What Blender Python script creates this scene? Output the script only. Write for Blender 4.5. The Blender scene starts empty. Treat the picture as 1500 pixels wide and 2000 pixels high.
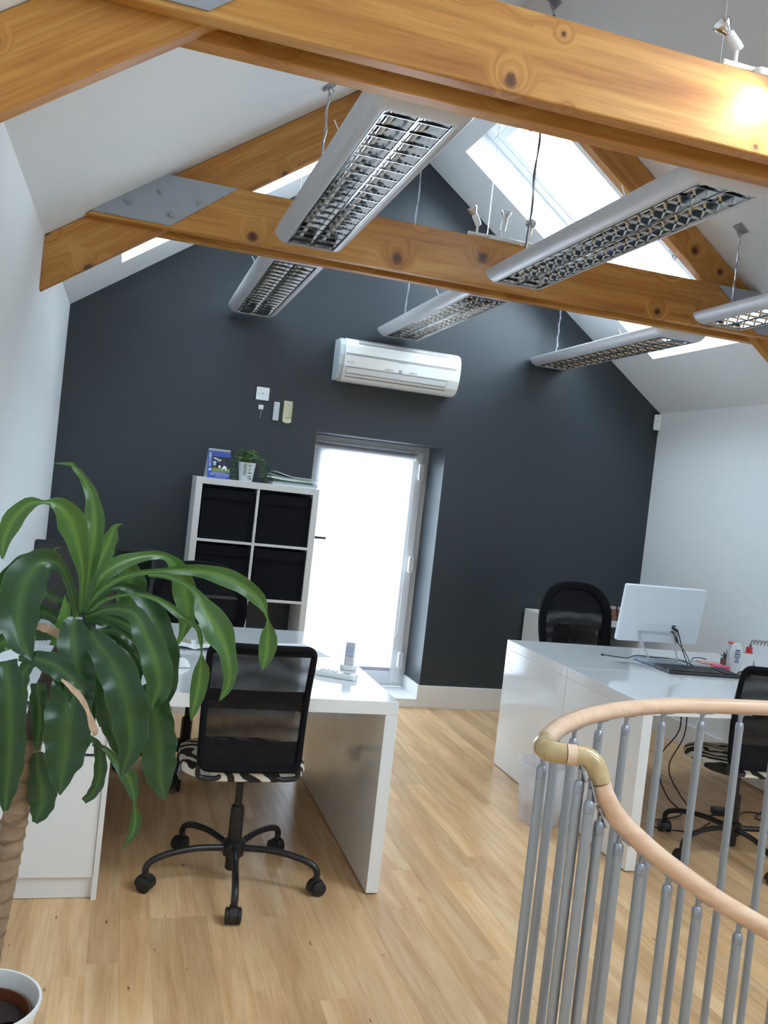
import bpy, bmesh, math, random
from mathutils import Vector, Matrix

random.seed(7)
PI = math.pi
R = math.radians
sc = bpy.context.scene
col = sc.collection

# ------------------------------------------------------------------ camera
CAM = Vector((0.0, 0.0, 1.52))
YAW, PITCH, ROLL = R(16.15), R(-1.375), R(6.36)
fwd = Vector((math.sin(YAW) * math.cos(PITCH), math.cos(YAW) * math.cos(PITCH), math.sin(PITCH)))
rt = Vector((math.cos(YAW), -math.sin(YAW), 0))
up = rt.cross(fwd)
rt2 = math.cos(ROLL) * rt + math.sin(ROLL) * up
up2 = -math.sin(ROLL) * rt + math.cos(ROLL) * up
cd = bpy.data.cameras.new('camera')
cd.sensor_fit = 'AUTO'
cd.sensor_width = 36.0
cd.lens = 36.0 * 1756.0 / 2000.0
cd.clip_start = 0.02
cam = bpy.data.objects.new('camera', cd)
col.objects.link(cam)
cam.matrix_world = Matrix(((rt2.x, up2.x, -fwd.x, CAM.x), (rt2.y, up2.y, -fwd.y, CAM.y),
                           (rt2.z, up2.z, -fwd.z, CAM.z), (0, 0, 0, 1)))
sc.camera = cam

# ------------------------------------------------------------------ sky, exposure
SKY = 17.5
w = bpy.data.worlds.new('sky')
sc.world = w
w.use_nodes = True
bg = w.node_tree.nodes['Background']
bg.inputs[0].default_value = (0.755, 0.888, 1.0, 1)
bg.inputs[1].default_value = SKY
sc.view_settings.view_transform = 'Standard'
sc.view_settings.look = 'None'
sc.view_settings.gamma = 1.0
sc.view_settings.use_curve_mapping = False
sc.view_settings.exposure = 0.28
sc.cycles.use_denoising = True
sc.cycles.max_bounces = 10
sc.cycles.diffuse_bounces = 6
sc.cycles.glossy_bounces = 4
sc.cycles.transparent_max_bounces = 12
sc.cycles.sample_clamp_indirect = 8.0
sc.cycles.caustics_reflective = False
sc.cycles.caustics_refractive = False

def portal(loc, target, sx, sy):
    l = bpy.data.lights.new('window_portal', 'AREA')
    l.shape = 'RECTANGLE'; l.size = sx; l.size_y = sy
    l.cycles.is_portal = True
    o = bpy.data.objects.new('window_portal', l)
    col.objects.link(o)
    o.matrix_world = frame_to(Vector(loc), Vector(target))
    return o

def frame_to(loc, d, xh=Vector((0, 1, 0))):
    z = -d.normalized()
    x = xh - z * xh.dot(z)
    if x.length < 1e-4:
        x = Vector((1, 0, 0)) - z * z.x
    x.normalize()
    y = z.cross(x)
    return Matrix(((x.x, y.x, z.x, loc.x), (x.y, y.y, z.y, loc.y), (x.z, y.z, z.z, loc.z), (0, 0, 0, 1)))

# ------------------------------------------------------------------ room numbers
XL, XR, YB, YF = -0.445, 3.847, 6.055, -2.6
def zl(x): return 2.467 + 0.705 * (x - XL)
def zr(x): return 2.334 + 0.726 * (XR - x)
RX = 1.6385
nL = Vector((-0.705, 0, 1)).normalized()
nR = Vector((0.726, 0, 1)).normalized()
TH = 0.26
SKYL = [(4.60, 5.566), (0.90, 1.92), (-1.2, -0.2)]     # right slope roof windows; the last two are out of view, added for daylight
SKYLL = [(4.98, 5.566)]                              # the one roof window in the left slope
OL = (-0.148, 1.06)
OR_ = (1.89, 3.43)

WINS = [('R', a, c, OR_) for a, c in SKYL] + [('L', a, c, OL) for a, c in SKYLL]
for (side, y0, y1, (xa, xb)) in WINS:
    xm = (xa + xb) / 2
    n = nL if side == 'L' else nR
    z = zl(xm) if side == 'L' else zr(xm)
    p = Vector((xm, (y0 + y1) / 2, z)) + n * (TH + 0.10)
    portal(p, -n, y1 - y0, (xb - xa) / n.z)
portal((1.69, 6.56, 1.0), (0, -1, 0), 0.95, 1.85)

# ------------------------------------------------------------------ materials
def nodes(m):
    m.use_nodes = True
    return m.node_tree.nodes, m.node_tree.links, m.node_tree.nodes['Principled BSDF']

def mat(name, c, rough=0.5, metal=0.0, var=0.04, scale=8.0, coat=0.0, bump=0.0, bscale=200.0, spec=0.5):
    m = bpy.data.materials.new(name)
    N, Lk, b = nodes(m)
    tc = N.new('ShaderNodeTexCoord')
    nz = N.new('ShaderNodeTexNoise'); nz.inputs['Scale'].default_value = scale
    nz.inputs['Detail'].default_value = 3
    Lk.new(tc.outputs['Object'], nz.inputs['Vector'])
    mr = N.new('ShaderNodeMix'); mr.data_type = 'RGBA'
    mr.inputs[6].default_value = (*[max(0, v * (1 - var)) for v in c], 1)
    mr.inputs[7].default_value = (*[min(1, v * (1 + var)) for v in c], 1)
    Lk.new(nz.outputs['Fac'], mr.inputs[0])
    Lk.new(mr.outputs[2], b.inputs['Base Color'])
    b.inputs['Roughness'].default_value = rough
    b.inputs['Metallic'].default_value = metal
    b.inputs['Specular IOR Level'].default_value = spec
    if coat:
        b.inputs['Coat Weight'].default_value = coat
        b.inputs['Coat Roughness'].default_value = 0.04
    if bump:
        n2 = N.new('ShaderNodeTexNoise'); n2.inputs['Scale'].default_value = bscale
        n2.inputs['Detail'].default_value = 4
        Lk.new(tc.outputs['Object'], n2.inputs['Vector'])
        bp = N.new('ShaderNodeBump'); bp.inputs['Strength'].default_value = bump
        bp.inputs['Distance'].default_value = 0.002
        Lk.new(n2.outputs['Fac'], bp.inputs['Height'])
        Lk.new(bp.outputs[0], b.inputs['Normal'])
    return m

def ramp(N, stops):
    r = N.new('ShaderNodeValToRGB')
    while len(r.color_ramp.elements) < len(stops):
        r.color_ramp.elements.new(0.5)
    for e, (p, c) in zip(r.color_ramp.elements, stops):
        e.position = p; e.color = (*c, 1)
    return r

def wood(name, c0, c1, c2, stretch=(1.2, 14, 14), knots=0.0, rough=0.4, coat=0.0, rnd=0.0, staves=False, knotcol=(0.075, 0.024, 0.008)):
    """grain runs along local X (beams) or local Y (planks, staves=True)"""
    m = bpy.data.materials.new(name)
    N, Lk, b = nodes(m)
    tc = N.new('ShaderNodeTexCoord')
    oi = N.new('ShaderNodeObjectInfo')
    off = N.new('ShaderNodeVectorMath'); off.operation = 'MULTIPLY_ADD'
    cmb = N.new('ShaderNodeCombineXYZ')
    for i in range(3): Lk.new(oi.outputs['Random'], cmb.inputs[i])
    Lk.new(cmb.outputs[0], off.inputs[0])
    off.inputs[1].default_value = (31.7, 17.3, 9.1)
    if staves:
        # two staves across each plank: each stave has its own offset
        sx = N.new('ShaderNodeSeparateXYZ'); Lk.new(tc.outputs['Object'], sx.inputs[0])
        gt = N.new('ShaderNodeMath'); gt.operation = 'GREATER_THAN'; gt.inputs[1].default_value = 50.0
        Lk.new(sx.outputs[0], gt.inputs[0])
        ad = N.new('ShaderNodeVectorMath'); ad.operation = 'MULTIPLY_ADD'
        c2b = N.new('ShaderNodeCombineXYZ')
        for i in range(3): Lk.new(gt.outputs[0], c2b.inputs[i])
        Lk.new(c2b.outputs[0], ad.inputs[0]); ad.inputs[1].default_value = (3.3, 7.7, 5.1)
        Lk.new(tc.outputs['Object'], ad.inputs[2])
        Lk.new(ad.outputs[0], off.inputs[2])
    else:
        Lk.new(tc.outputs['Object'], off.inputs[2])
    grain = off.outputs[0]
    if knots:
        sv = N.new('ShaderNodeSeparateXYZ'); Lk.new(off.outputs[0], sv.inputs[0])
        cv = N.new('ShaderNodeCombineXYZ')
        Lk.new(sv.outputs[0], cv.inputs[0]); Lk.new(sv.outputs[1 if staves else 2], cv.inputs[1])
        mk = N.new('ShaderNodeMapping'); mk.inputs['Scale'].default_value = (4.6, 4.6, 1.0) if not staves else (8.0, 2.4, 1.0)
        Lk.new(cv.outputs[0], mk.inputs['Vector'])
        vo = N.new('ShaderNodeTexVoronoi'); vo.voronoi_dimensions = '2D'; vo.inputs['Scale'].default_value = 1.0
        vo.inputs['Randomness'].default_value = 1.0
        Lk.new(mk.outputs[0], vo.inputs['Vector'])
        # each cell has a knot of its own size; some have none
        sc_ = N.new('ShaderNodeSeparateColor'); Lk.new(vo.outputs['Color'], sc_.inputs[0])
        sz = N.new('ShaderNodeMapRange'); sz.inputs[1].default_value = 0.2; sz.inputs[2].default_value = 0.9
        sz.inputs[3].default_value = 0.35; sz.inputs[4].default_value = 1.15
        Lk.new(sc_.outputs[0], sz.inputs[0])
        nd = N.new('ShaderNodeMath'); nd.operation = 'DIVIDE'; Lk.new(vo.outputs['Distance'], nd.inputs[0]); Lk.new(sz.outputs[0], nd.inputs[1])
        gt2 = N.new('ShaderNodeMath'); gt2.operation = 'GREATER_THAN'; gt2.inputs[1].default_value = 0.45
        Lk.new(sc_.outputs[1], gt2.inputs[0])
        # the grain runs round the knots
        wr = N.new('ShaderNodeMapRange'); wr.interpolation_type = 'SMOOTHSTEP'
        wr.inputs[1].default_value = knots * 0.5; wr.inputs[2].default_value = knots * 5.0
        wr.inputs[3].default_value = 0.14 if not staves else 0.05; wr.inputs[4].default_value = 0.0
        Lk.new(nd.outputs[0], wr.inputs[0])
        wm = N.new('ShaderNodeMath'); wm.operation = 'MULTIPLY'; Lk.new(wr.outputs[0], wm.inputs[0]); Lk.new(gt2.outputs[0], wm.inputs[1])
        wc = N.new('ShaderNodeCombineXYZ'); Lk.new(wm.outputs[0], wc.inputs[0 if staves else 2])
        wa = N.new('ShaderNodeVectorMath'); wa.operation = 'ADD'
        Lk.new(off.outputs[0], wa.inputs[0]); Lk.new(wc.outputs[0], wa.inputs[1]); grain = wa.outputs[0]
    mp = N.new('ShaderNodeMapping'); mp.inputs['Scale'].default_value = stretch
    Lk.new(grain, mp.inputs['Vector'])
    n1 = N.new('ShaderNodeTexNoise'); n1.inputs['Scale'].default_value = 1.0
    n1.inputs['Detail'].default_value = 6; n1.inputs['Distortion'].default_value = 0.6
    Lk.new(mp.outputs[0], n1.inputs['Vector'])
    r1 = ramp(N, [(0.30, c0), (0.52, c1), (0.72, c2)])
    Lk.new(n1.outputs['Fac'], r1.inputs[0])
    outc = r1.outputs[0]
    # fine grain lines
    mp2 = N.new('ShaderNodeMapping'); mp2.inputs['Scale'].default_value = [s * (3.0 if s < 5 else 7.0) for s in stretch]
    Lk.new(grain, mp2.inputs['Vector'])
    n2 = N.new('ShaderNodeTexNoise'); n2.inputs['Scale'].default_value = 1.0; n2.inputs['Detail'].default_value = 4
    Lk.new(mp2.outputs[0], n2.inputs['Vector'])
    mx = N.new('ShaderNodeMix'); mx.data_type = 'RGBA'; mx.blend_type = 'MULTIPLY'
    mx.inputs[0].default_value = 0.30 if staves else (0.5 if knots else 0.16)
    r2 = ramp(N, [(0.35, (0.62, 0.54, 0.46)), (0.58, (1, 1, 1))])
    Lk.new(n2.outputs['Fac'], r2.inputs[0])
    Lk.new(outc, mx.inputs[6]); Lk.new(r2.outputs[0], mx.inputs[7])
    outc = mx.outputs[2]
    if rnd:
        hs = N.new('ShaderNodeHueSaturation')
        ra = N.new('ShaderNodeMath'); ra.operation = 'ADD'
        Lk.new(oi.outputs['Random'], ra.inputs[0])
        if staves:
            gm = N.new('ShaderNodeMath'); gm.operation = 'MULTIPLY'; gm.inputs[1].default_value = 0.37
            Lk.new(gt.outputs[0], gm.inputs[0]); Lk.new(gm.outputs[0], ra.inputs[1])
        else:
            ra.inputs[1].default_value = 0
        fr = N.new('ShaderNodeMath'); fr.operation = 'FRACT'; Lk.new(ra.outputs[0], fr.inputs[0])
        mrg = N.new('ShaderNodeMapRange'); mrg.inputs[3].default_value = 1 - rnd; mrg.inputs[4].default_value = 1 + rnd
        Lk.new(fr.outputs[0], mrg.inputs[0]); Lk.new(mrg.outputs[0], hs.inputs['Value'])
        Lk.new(outc, hs.inputs['Color']); outc = hs.outputs[0]
    if knots:
        rk = ramp(N, [(0.0, (1, 1, 1)), (knots * 0.9, (0.85, 0.85, 0.85)), (knots * 1.25, (0.30, 0.30, 0.30)), (knots * 2.4, (0, 0, 0))])
        wob = N.new('ShaderNodeMath'); wob.operation = 'MULTIPLY_ADD'; wob.inputs[1].default_value = knots * 1.1
        wo2 = N.new('ShaderNodeMath'); wo2.operation = 'SUBTRACT'; wo2.inputs[1].default_value = 0.5
        Lk.new(n2.outputs['Fac'], wo2.inputs[0]); Lk.new(wo2.outputs[0], wob.inputs[0]); Lk.new(nd.outputs[0], wob.inputs[2])
        Lk.new(wob.outputs[0], rk.inputs[0])
        mk2 = N.new('ShaderNodeMath'); mk2.operation = 'MULTIPLY'
        Lk.new(rk.outputs[0], mk2.inputs[0]); Lk.new(gt2.outputs[0], mk2.inputs[1])
        kc = ramp(N, [(0.0, tuple(c * .45 for c in knotcol)), (knots * .8, knotcol), (knots * 1.3, tuple(c * 2.6 for c in knotcol))])
        Lk.new(wob.outputs[0], kc.inputs[0])
        m3 = N.new('ShaderNodeMix'); m3.data_type = 'RGBA'
        Lk.new(mk2.outputs[0], m3.inputs[0]); Lk.new(outc, m3.inputs[6]); Lk.new(kc.outputs[0], m3.inputs[7])
        outc = m3.outputs[2]
    Lk.new(outc, b.inputs['Base Color'])
    b.inputs['Roughness'].default_value = rough; b.inputs['Specular IOR Level'].default_value = 0.35
    if coat:
        b.inputs['Coat Weight'].default_value = coat; b.inputs['Coat Roughness'].default_value = 0.12
    bp = N.new('ShaderNodeBump'); bp.inputs['Strength'].default_value = 0.12; bp.inputs['Distance'].default_value = 0.001
    Lk.new(n2.outputs['Fac'], bp.inputs['Height']); Lk.new(bp.outputs[0], b.inputs['Normal'])
    return m

def glass(name, tint=(0.97, 0.99, 1.0)):
    m = bpy.data.materials.new(name); m.use_nodes = True
    N, Lk = m.node_tree.nodes, m.node_tree.links
    N.clear()
    o = N.new('ShaderNodeOutputMaterial'); t = N.new('ShaderNodeBsdfTransparent'); t.inputs[0].default_value = (*tint, 1)
    g = N.new('ShaderNodeBsdfGlossy'); g.inputs['Roughness'].default_value = 0.02
    lw = N.new('ShaderNodeLayerWeight'); lw.inputs[0].default_value = 0.5
    pw = N.new('ShaderNodeMath'); pw.operation = 'POWER'; pw.inputs[1].default_value = 5.0
    f = N.new('ShaderNodeMath'); f.operation = 'MULTIPLY_ADD'; f.inputs[1].default_value = 0.45; f.inputs[2].default_value = 0.03
    Lk.new(lw.outputs['Facing'], pw.inputs[0]); Lk.new(pw.outputs[0], f.inputs[0])
    mx = N.new('ShaderNodeMixShader')
    Lk.new(f.outputs[0], mx.inputs[0]); Lk.new(t.outputs[0], mx.inputs[1]); Lk.new(g.outputs[0], mx.inputs[2])
    Lk.new(mx.outputs[0], o.inputs[0])
    return m

def mesh_fabric(name, alpha=0.6, c=(0.006, 0.006, 0.008), moire=True):
    m = bpy.data.materials.new(name); m.use_nodes = True
    N, Lk = m.node_tree.nodes, m.node_tree.links
    b = N['Principled BSDF']; o = N['Material Output']
    b.inputs['Base Color'].default_value = (*c, 1); b.inputs['Roughness'].default_value = 0.5; b.inputs['Specular IOR Level'].default_value = 0.2
    tc = N.new('ShaderNodeTexCoord')
    t = N.new('ShaderNodeBsdfTransparent')
    mx = N.new('ShaderNodeMixShader')
    wv = N.new('ShaderNodeTexWave'); wv.wave_type = 'BANDS'; wv.bands_direction = 'Z'
    wv.inputs['Scale'].default_value = 4.0; wv.inputs['Distortion'].default_value = 9.0
    wv.inputs['Detail'].default_value = 2.0; wv.inputs['Detail Scale'].default_value = 0.8
    Lk.new(tc.outputs['Object'], wv.inputs['Vector'])
    mr = N.new('ShaderNodeMapRange')
    mr.inputs[3].default_value = alpha + (0.035 if moire else 0.02); mr.inputs[4].default_value = alpha - (0.035 if moire else 0.02)
    Lk.new(wv.outputs['Fac'], mr.inputs[0])
    Lk.new(mr.outputs[0], mx.inputs[0]); Lk.new(t.outputs[0], mx.inputs[1]); Lk.new(b.outputs[0], mx.inputs[2])
    Lk.new(mx.outputs[0], o.inputs[0])
    return m

M = {}
M['wall_white'] = mat('white_wall_paint', (0.78, 0.80, 0.81), 0.7, var=0.015, bump=0.15, bscale=60)
M['ceiling_white'] = mat('white_ceiling_paint', (0.74, 0.76, 0.77), 0.75, var=0.015, bump=0.1, bscale=40)
M['slate'] = mat('slate_grey_wall_paint', (0.028, 0.037, 0.045), 0.40, var=0.05, scale=3, bump=0.12, bscale=120)
M['skirt'] = mat('white_skirting_paint', (0.80, 0.80, 0.79), 0.35, var=0.02)
M['pine'] = wood('varnished_pine', (0.36, 0.138, 0.025), (0.50, 0.23, 0.050), (0.62, 0.335, 0.098), knots=0.10, rough=0.42, coat=0.06)
M['floor'] = wood('laminate_floor', (0.585, 0.335, 0.155), (0.69, 0.435, 0.222), (0.79, 0.55, 0.315), stretch=(18, 1.7, 18), knots=0.022, rough=0.33, rnd=0.13, staves=True, knotcol=(0.20, 0.10, 0.045))
M['beech'] = wood('beech_handrail', (0.64, 0.41, 0.27), (0.72, 0.49, 0.34), (0.76, 0.55, 0.40), stretch=(3, 40, 40), rough=0.28, coat=0.3)
M['oakfit'] = wood('olive_ash_fitting', (0.40, 0.28, 0.13), (0.50, 0.37, 0.19), (0.56, 0.43, 0.24), stretch=(8, 60, 8), rough=0.25, coat=0.4)
M['baluster'] = mat('grey_painted_metal', (0.335, 0.37, 0.41), 0.42, metal=0.35, var=0.03)
M['balcap'] = mat('grey_cast_metal', (0.34, 0.37, 0.43), 0.4, metal=0.6)
M['gloss_white'] = mat('gloss_white_lacquer', (0.80, 0.82, 0.83), 0.12, var=0.01, coat=0.6)
M['white_board'] = mat('matt_white_board', (0.76, 0.77, 0.77), 0.4, var=0.015)
M['plastic_white'] = mat('white_plastic', (0.80, 0.82, 0.83), 0.3, var=0.01)
M['ac_white'] = mat('cream_white_plastic', (0.82, 0.83, 0.80), 0.28, var=0.01, coat=0.2)
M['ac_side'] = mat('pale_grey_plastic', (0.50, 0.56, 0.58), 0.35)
M['ac_slot'] = mat('grey_slot', (0.33, 0.32, 0.32), 0.5)
M['beige'] = mat('yellowed_plastic', (0.62, 0.58, 0.40), 0.4, var=0.03)
M['grey_plastic'] = mat('grey_plastic', (0.35, 0.37, 0.40), 0.4)
M['silver_paint'] = mat('silver_painted_steel', (0.56, 0.57, 0.60), 0.42, metal=0.25, var=0.01)
M['mirror'] = mat('polished_aluminium', (0.62, 0.63, 0.64), 0.08, metal=1.0, var=0.01)
M['tube'] = mat('fluorescent_tube_glass', (0.85, 0.86, 0.84), 0.25)
M['wire'] = mat('steel_wire', (0.45, 0.46, 0.48), 0.35, metal=0.9)
M['cord'] = mat('purple_grey_flex', (0.10, 0.09, 0.13), 0.5)
M['plate'] = mat('galvanised_steel_plate', (0.33, 0.36, 0.40), 0.42, metal=0.55, var=0.08, scale=14)
M['bolt'] = mat('zinc_bolt', (0.38, 0.39, 0.41), 0.35, metal=0.8)
M['black'] = mat('black_powder_coat', (0.012, 0.012, 0.014), 0.35, var=0.1)
M['black_soft'] = mat('black_fabric', (0.006, 0.006, 0.008), 0.8, var=0.1, bump=0.4, bscale=500, spec=0.15)
M['black_plastic'] = mat('black_plastic', (0.012, 0.013, 0.015), 0.38)
M['screen'] = mat('dark_screen_glass', (0.006, 0.007, 0.009), 0.12, coat=0.4)
M['box_fabric'] = mat('black_box_fabric', (0.007, 0.008, 0.012), 0.85, var=0.15, scale=20, bump=0.5, bscale=350, spec=0.15)
M['chrome'] = mat('chrome', (0.7, 0.7, 0.72), 0.12, metal=1.0)
M['grey_rubber'] = mat('grey_rubber', (0.20, 0.20, 0.21), 0.6)
M['mesh_a'] = mesh_fabric('black_mesh_fabric', 0.905)
M['mesh_b'] = mesh_fabric('black_mesh_fabric_dense', 0.93)
M['glass'] = glass('window_glass')
M['upvc'] = mat('white_upvc', (0.80, 0.82, 0.84), 0.28, var=0.01)
M['gap'] = mat('black_gasket', (0.02, 0.02, 0.022), 0.6)
M['terracotta'] = mat('brown_plastic_pot', (0.16, 0.045, 0.02), 0.5)
M['soil'] = mat('dark_potting_soil', (0.025, 0.016, 0.010), 0.9, var=0.5, scale=60, bump=1.0, bscale=120)
M['bark'] = mat('ringed_cane_bark', (0.27, 0.185, 0.115), 0.85, var=0.35, scale=30, bump=1.0, bscale=70)
_N, _L, _b = nodes(M['bark'])
_tc = _N.new('ShaderNodeTexCoord'); _wv = _N.new('ShaderNodeTexWave'); _wv.bands_direction = 'Z'
_wv.inputs['Scale'].default_value = 7; _wv.inputs['Distortion'].default_value = 9.0; _wv.inputs['Detail'].default_value = 3
_L.new(_tc.outputs['Object'], _wv.inputs['Vector'])
_r = ramp(_N, [(0.0, (.66, .63, .60)), (0.25, (1, 1, 1)), (1, (1.0, 1.0, 1.0))]); _L.new(_wv.outputs['Fac'], _r.inputs[0])
_m = _N.new('ShaderNodeMix'); _m.data_type = 'RGBA'; _m.blend_type = 'MULTIPLY'; _m.inputs[0].default_value = 1
_src = _b.inputs['Base Color'].links[0].from_socket; _L.new(_src, _m.inputs[6]); _L.new(_r.outputs[0], _m.inputs[7]); _L.new(_m.outputs[2], _b.inputs['Base Color'])
M['bark_dark'] = mat('dark_upper_stem', (0.07, 0.045, 0.035), 0.8, var=0.3, scale=25, bump=0.6, bscale=80)
M['paper'] = mat('white_paper', (0.78, 0.80, 0.84), 0.7, var=0.02)
M['jar_glass'] = mat('amber_glass_jar', (0.26, 0.10, 0.055), 0.12, var=0.3, scale=40, coat=0.5)
M['jar_lid'] = mat('pinkish_jar_lid', (0.55, 0.38, 0.34), 0.3, var=0.2)
M['lit'] = None
def flat(name, c, rough=0.5): return mat(name, c, rough, var=0.02)
# ------------------------------------------------------------------ mesh builder
class MB:
    def __init__(s): s.v = []; s.f = []; s.uv = None
    def add(s, vs, fs):
        o = len(s.v); s.v += [tuple(v) for v in vs]; s.f += [tuple(i + o for i in f) for f in fs]; return s
    def box(s, x0, y0, z0, x1, y1, z1):
        return s.add([(x0, y0, z0), (x1, y0, z0), (x1, y1, z0), (x0, y1, z0), (x0, y0, z1), (x1, y0, z1), (x1, y1, z1), (x0, y1, z1)],
                     [(0, 3, 2, 1), (4, 5, 6, 7), (0, 1, 5, 4), (1, 2, 6, 5), (2, 3, 7, 6), (3, 0, 4, 7)])
    def obox(s, c, ax, ay, az, hx, hy, hz):
        c = Vector(c); ax = Vector(ax) * hx; ay = Vector(ay) * hy; az = Vector(az) * hz
        vs = [c + ax * i + ay * j + az * k for k in (-1, 1) for j in (-1, 1) for i in (-1, 1)]
        return s.add(vs, [(0, 2, 3, 1), (4, 5, 7, 6), (0, 1, 5, 4), (1, 3, 7, 5), (3, 2, 6, 7), (2, 0, 4, 6)])
    def tube(s, pts, r, n=10, caps=True):
        pts = [Vector(p) for p in pts]; m = len(pts)
        rs = r if isinstance(r, (list, tuple)) else [r] * m
        T = []
        for i in range(m):
            a = pts[max(0, i - 1)]; b = pts[min(m - 1, i + 1)]; T.append((b - a).normalized())
        u = T[0].orthogonal().normalized()
        vs = []
        for i in range(m):
            u = (u - T[i] * u.dot(T[i])).normalized(); w_ = T[i].cross(u)
            for k in range(n):
                a = 2 * PI * k / n
                vs.append(pts[i] + (u * math.cos(a) + w_ * math.sin(a)) * rs[i])
        fs = [(i * n + k, i * n + (k + 1) % n, (i + 1) * n + (k + 1) % n, (i + 1) * n + k) for i in range(m - 1) for k in range(n)]
        if caps:
            fs.append(tuple(range(n - 1, -1, -1))); fs.append(tuple((m - 1) * n + k for k in range(n)))
        return s.add(vs, fs)
    def loop(s, pts, r, n=8):
        """closed tube"""
        pts = [Vector(p) for p in pts]; m = len(pts); vs = []
        T = [(pts[(i + 1) % m] - pts[i - 1]).normalized() for i in range(m)]
        u = T[0].orthogonal().normalized()
        for i in range(m):
            u = (u - T[i] * u.dot(T[i])).normalized(); w_ = T[i].cross(u)
            for k in range(n):
                a = 2 * PI * k / n; vs.append(pts[i] + (u * math.cos(a) + w_ * math.sin(a)) * r)
        fs = [(i * n + k, i * n + (k + 1) % n, ((i + 1) % m) * n + (k + 1) % n, ((i + 1) % m) * n + k) for i in range(m) for k in range(n)]
        return s.add(vs, fs)
    def lathe(s, prof, n=20, c=(0, 0, 0), ax='z', caps=True):
        vs = []
        for (r, h) in prof:
            for k in range(n):
                a = 2 * PI * k / n; p = (r * math.cos(a), r * math.sin(a), h)
                if ax == 'y': p = (p[0], h, p[1])
                if ax == 'x': p = (h, p[0], p[1])
                vs.append((p[0] + c[0], p[1] + c[1], p[2] + c[2]))
        m = len(prof)
        fs = [(i * n + k, i * n + (k + 1) % n, (i + 1) * n + (k + 1) % n, (i + 1) * n + k) for i in range(m - 1) for k in range(n)]
        if caps:
            if prof[0][0] > 1e-5: fs.append(tuple(range(n - 1, -1, -1)))
            if prof[-1][0] > 1e-5: fs.append(tuple((m - 1) * n + k for k in range(n)))
        return s.add(vs, fs)
    def prism(s, poly, lo, hi, ax='z'):
        """poly in the two other axes, extruded along ax"""
        def P(a, b, h):
            return {'z': (a, b, h), 'y': (a, h, b), 'x': (h, a, b)}[ax]
        n = len(poly)
        vs = [P(a, b, lo) for a, b in poly] + [P(a, b, hi) for a, b in poly]
        fs = [tuple(range(n - 1, -1, -1)), tuple(range(n, 2 * n))] + [(i, (i + 1) % n, n + (i + 1) % n, n + i) for i in range(n)]
        return s.add(vs, fs)
    def grid(s, rows):
        m = len(rows); n = len(rows[0])
        return s.add([p for r in rows for p in r], [(i * n + j, i * n + j + 1, (i + 1) * n + j + 1, (i + 1) * n + j) for i in range(m - 1) for j in range(n - 1)])
    def slab(s, rows, t):
        """grid thickened by vector t"""
        t = Vector(t); m = len(rows); n = len(rows[0])
        A = [Vector(p) for r in rows for p in r]; B = [p + t for p in A]; o = m * n
        fs = [(i * n + j, i * n + j + 1, (i + 1) * n + j + 1, (i + 1) * n + j) for i in range(m - 1) for j in range(n - 1)]
        fs += [tuple(reversed([k + o for k in f])) for f in fs]
        rim = [(0, j) for j in range(n)] + [(i, n - 1) for i in range(1, m)] + [(m - 1, j) for j in range(n - 2, -1, -1)] + [(i, 0) for i in range(m - 2, 0, -1)]
        ids = [i * n + j for i, j in rim]
        for k in range(len(ids)):
            a, b = ids[k], ids[(k + 1) % len(ids)]; fs.append((b, a, a + o, b + o))
        return s.add(A + B, fs)
    def mesh(s, name, m=None, smooth=False, bevel=0.0, seg=2, fix=True):
        me = bpy.data.meshes.new(name)
        me.from_pydata(s.v, [], s.f)
        if fix or bevel:
            bm = bmesh.new(); bm.from_mesh(me)
            if fix: bmesh.ops.recalc_face_normals(bm, faces=bm.faces)
            if bevel:
                es = [e for e in bm.edges if len(e.link_faces) == 2 and e.calc_face_angle(0) > 0.6]
                bmesh.ops.bevel(bm, geom=es, offset=bevel, offset_type='OFFSET', segments=seg, profile=0.5, affect='EDGES', clamp_overlap=True)
            bm.to_mesh(me); bm.free()
        if smooth:
            for p in me.polygons: p.use_smooth = True
            try: me.set_sharp_from_angle(angle=R(38))
            except Exception: pass
        if m is not None: me.materials.append(m)
        return me
    def build(s, name, m, parent=None, smooth=False, bevel=0.0, seg=2, label=None, kind=None):
        return link(name, s.mesh(name, m, smooth, bevel, seg), parent, label, kind)

def link(name, me, parent=None, label=None, kind=None):
    o = bpy.data.objects.new(name, me); col.objects.link(o)
    if parent is not None: o.parent = parent
    if label: o['label'] = label
    if kind: o['kind'] = kind
    return o
def thing(name, label, cat, loc=(0, 0, 0), rz=0.0, group=None):
    o = bpy.data.objects.new(name, None); col.objects.link(o)
    o.empty_display_size = 0.05
    o.location = loc; o.rotation_euler = (0, 0, rz)
    return tag(o, label, cat, group)
def tag(o, label, cat, group=None):
    o['label'] = label; o['category'] = cat
    if group: o['group'] = group
    return o
def copy_tree(o, parent=None):
    c = o.copy(); col.objects.link(c)
    if parent is not None: c.parent = parent
    for ch in list(o.children): copy_tree(ch, c)
    return c
def struct(o): o['kind'] = 'structure'; return o
def crom(pts, n):
    pts = [Vector(p) for p in pts]; P = [pts[0] * 2 - pts[1]] + pts + [pts[-1] * 2 - pts[-2]]
    out = []; m = len(pts) - 1
    for i in range(n + 1):
        t = i / n * m; k = min(int(t), m - 1); t -= k
        a, b, c, d = P[k:k + 4]
        out.append(0.5 * (2 * b + (c - a) * t + (2 * a - 5 * b + 4 * c - d) * t * t + (3 * b - a - 3 * c + d) * t ** 3))
    return out
def rrect(hx, hz, r, n=6):
    p = []
    for (sx, sz, a0) in ((1, 1, 0), (-1, 1, 90), (-1, -1, 180), (1, -1, 270)):
        for k in range(n + 1):
            a = R(a0 + 90 * k / n); p.append((sx * (hx - r) + r * math.cos(a), sz * (hz - r) + r * math.sin(a)))
    return p
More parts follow.
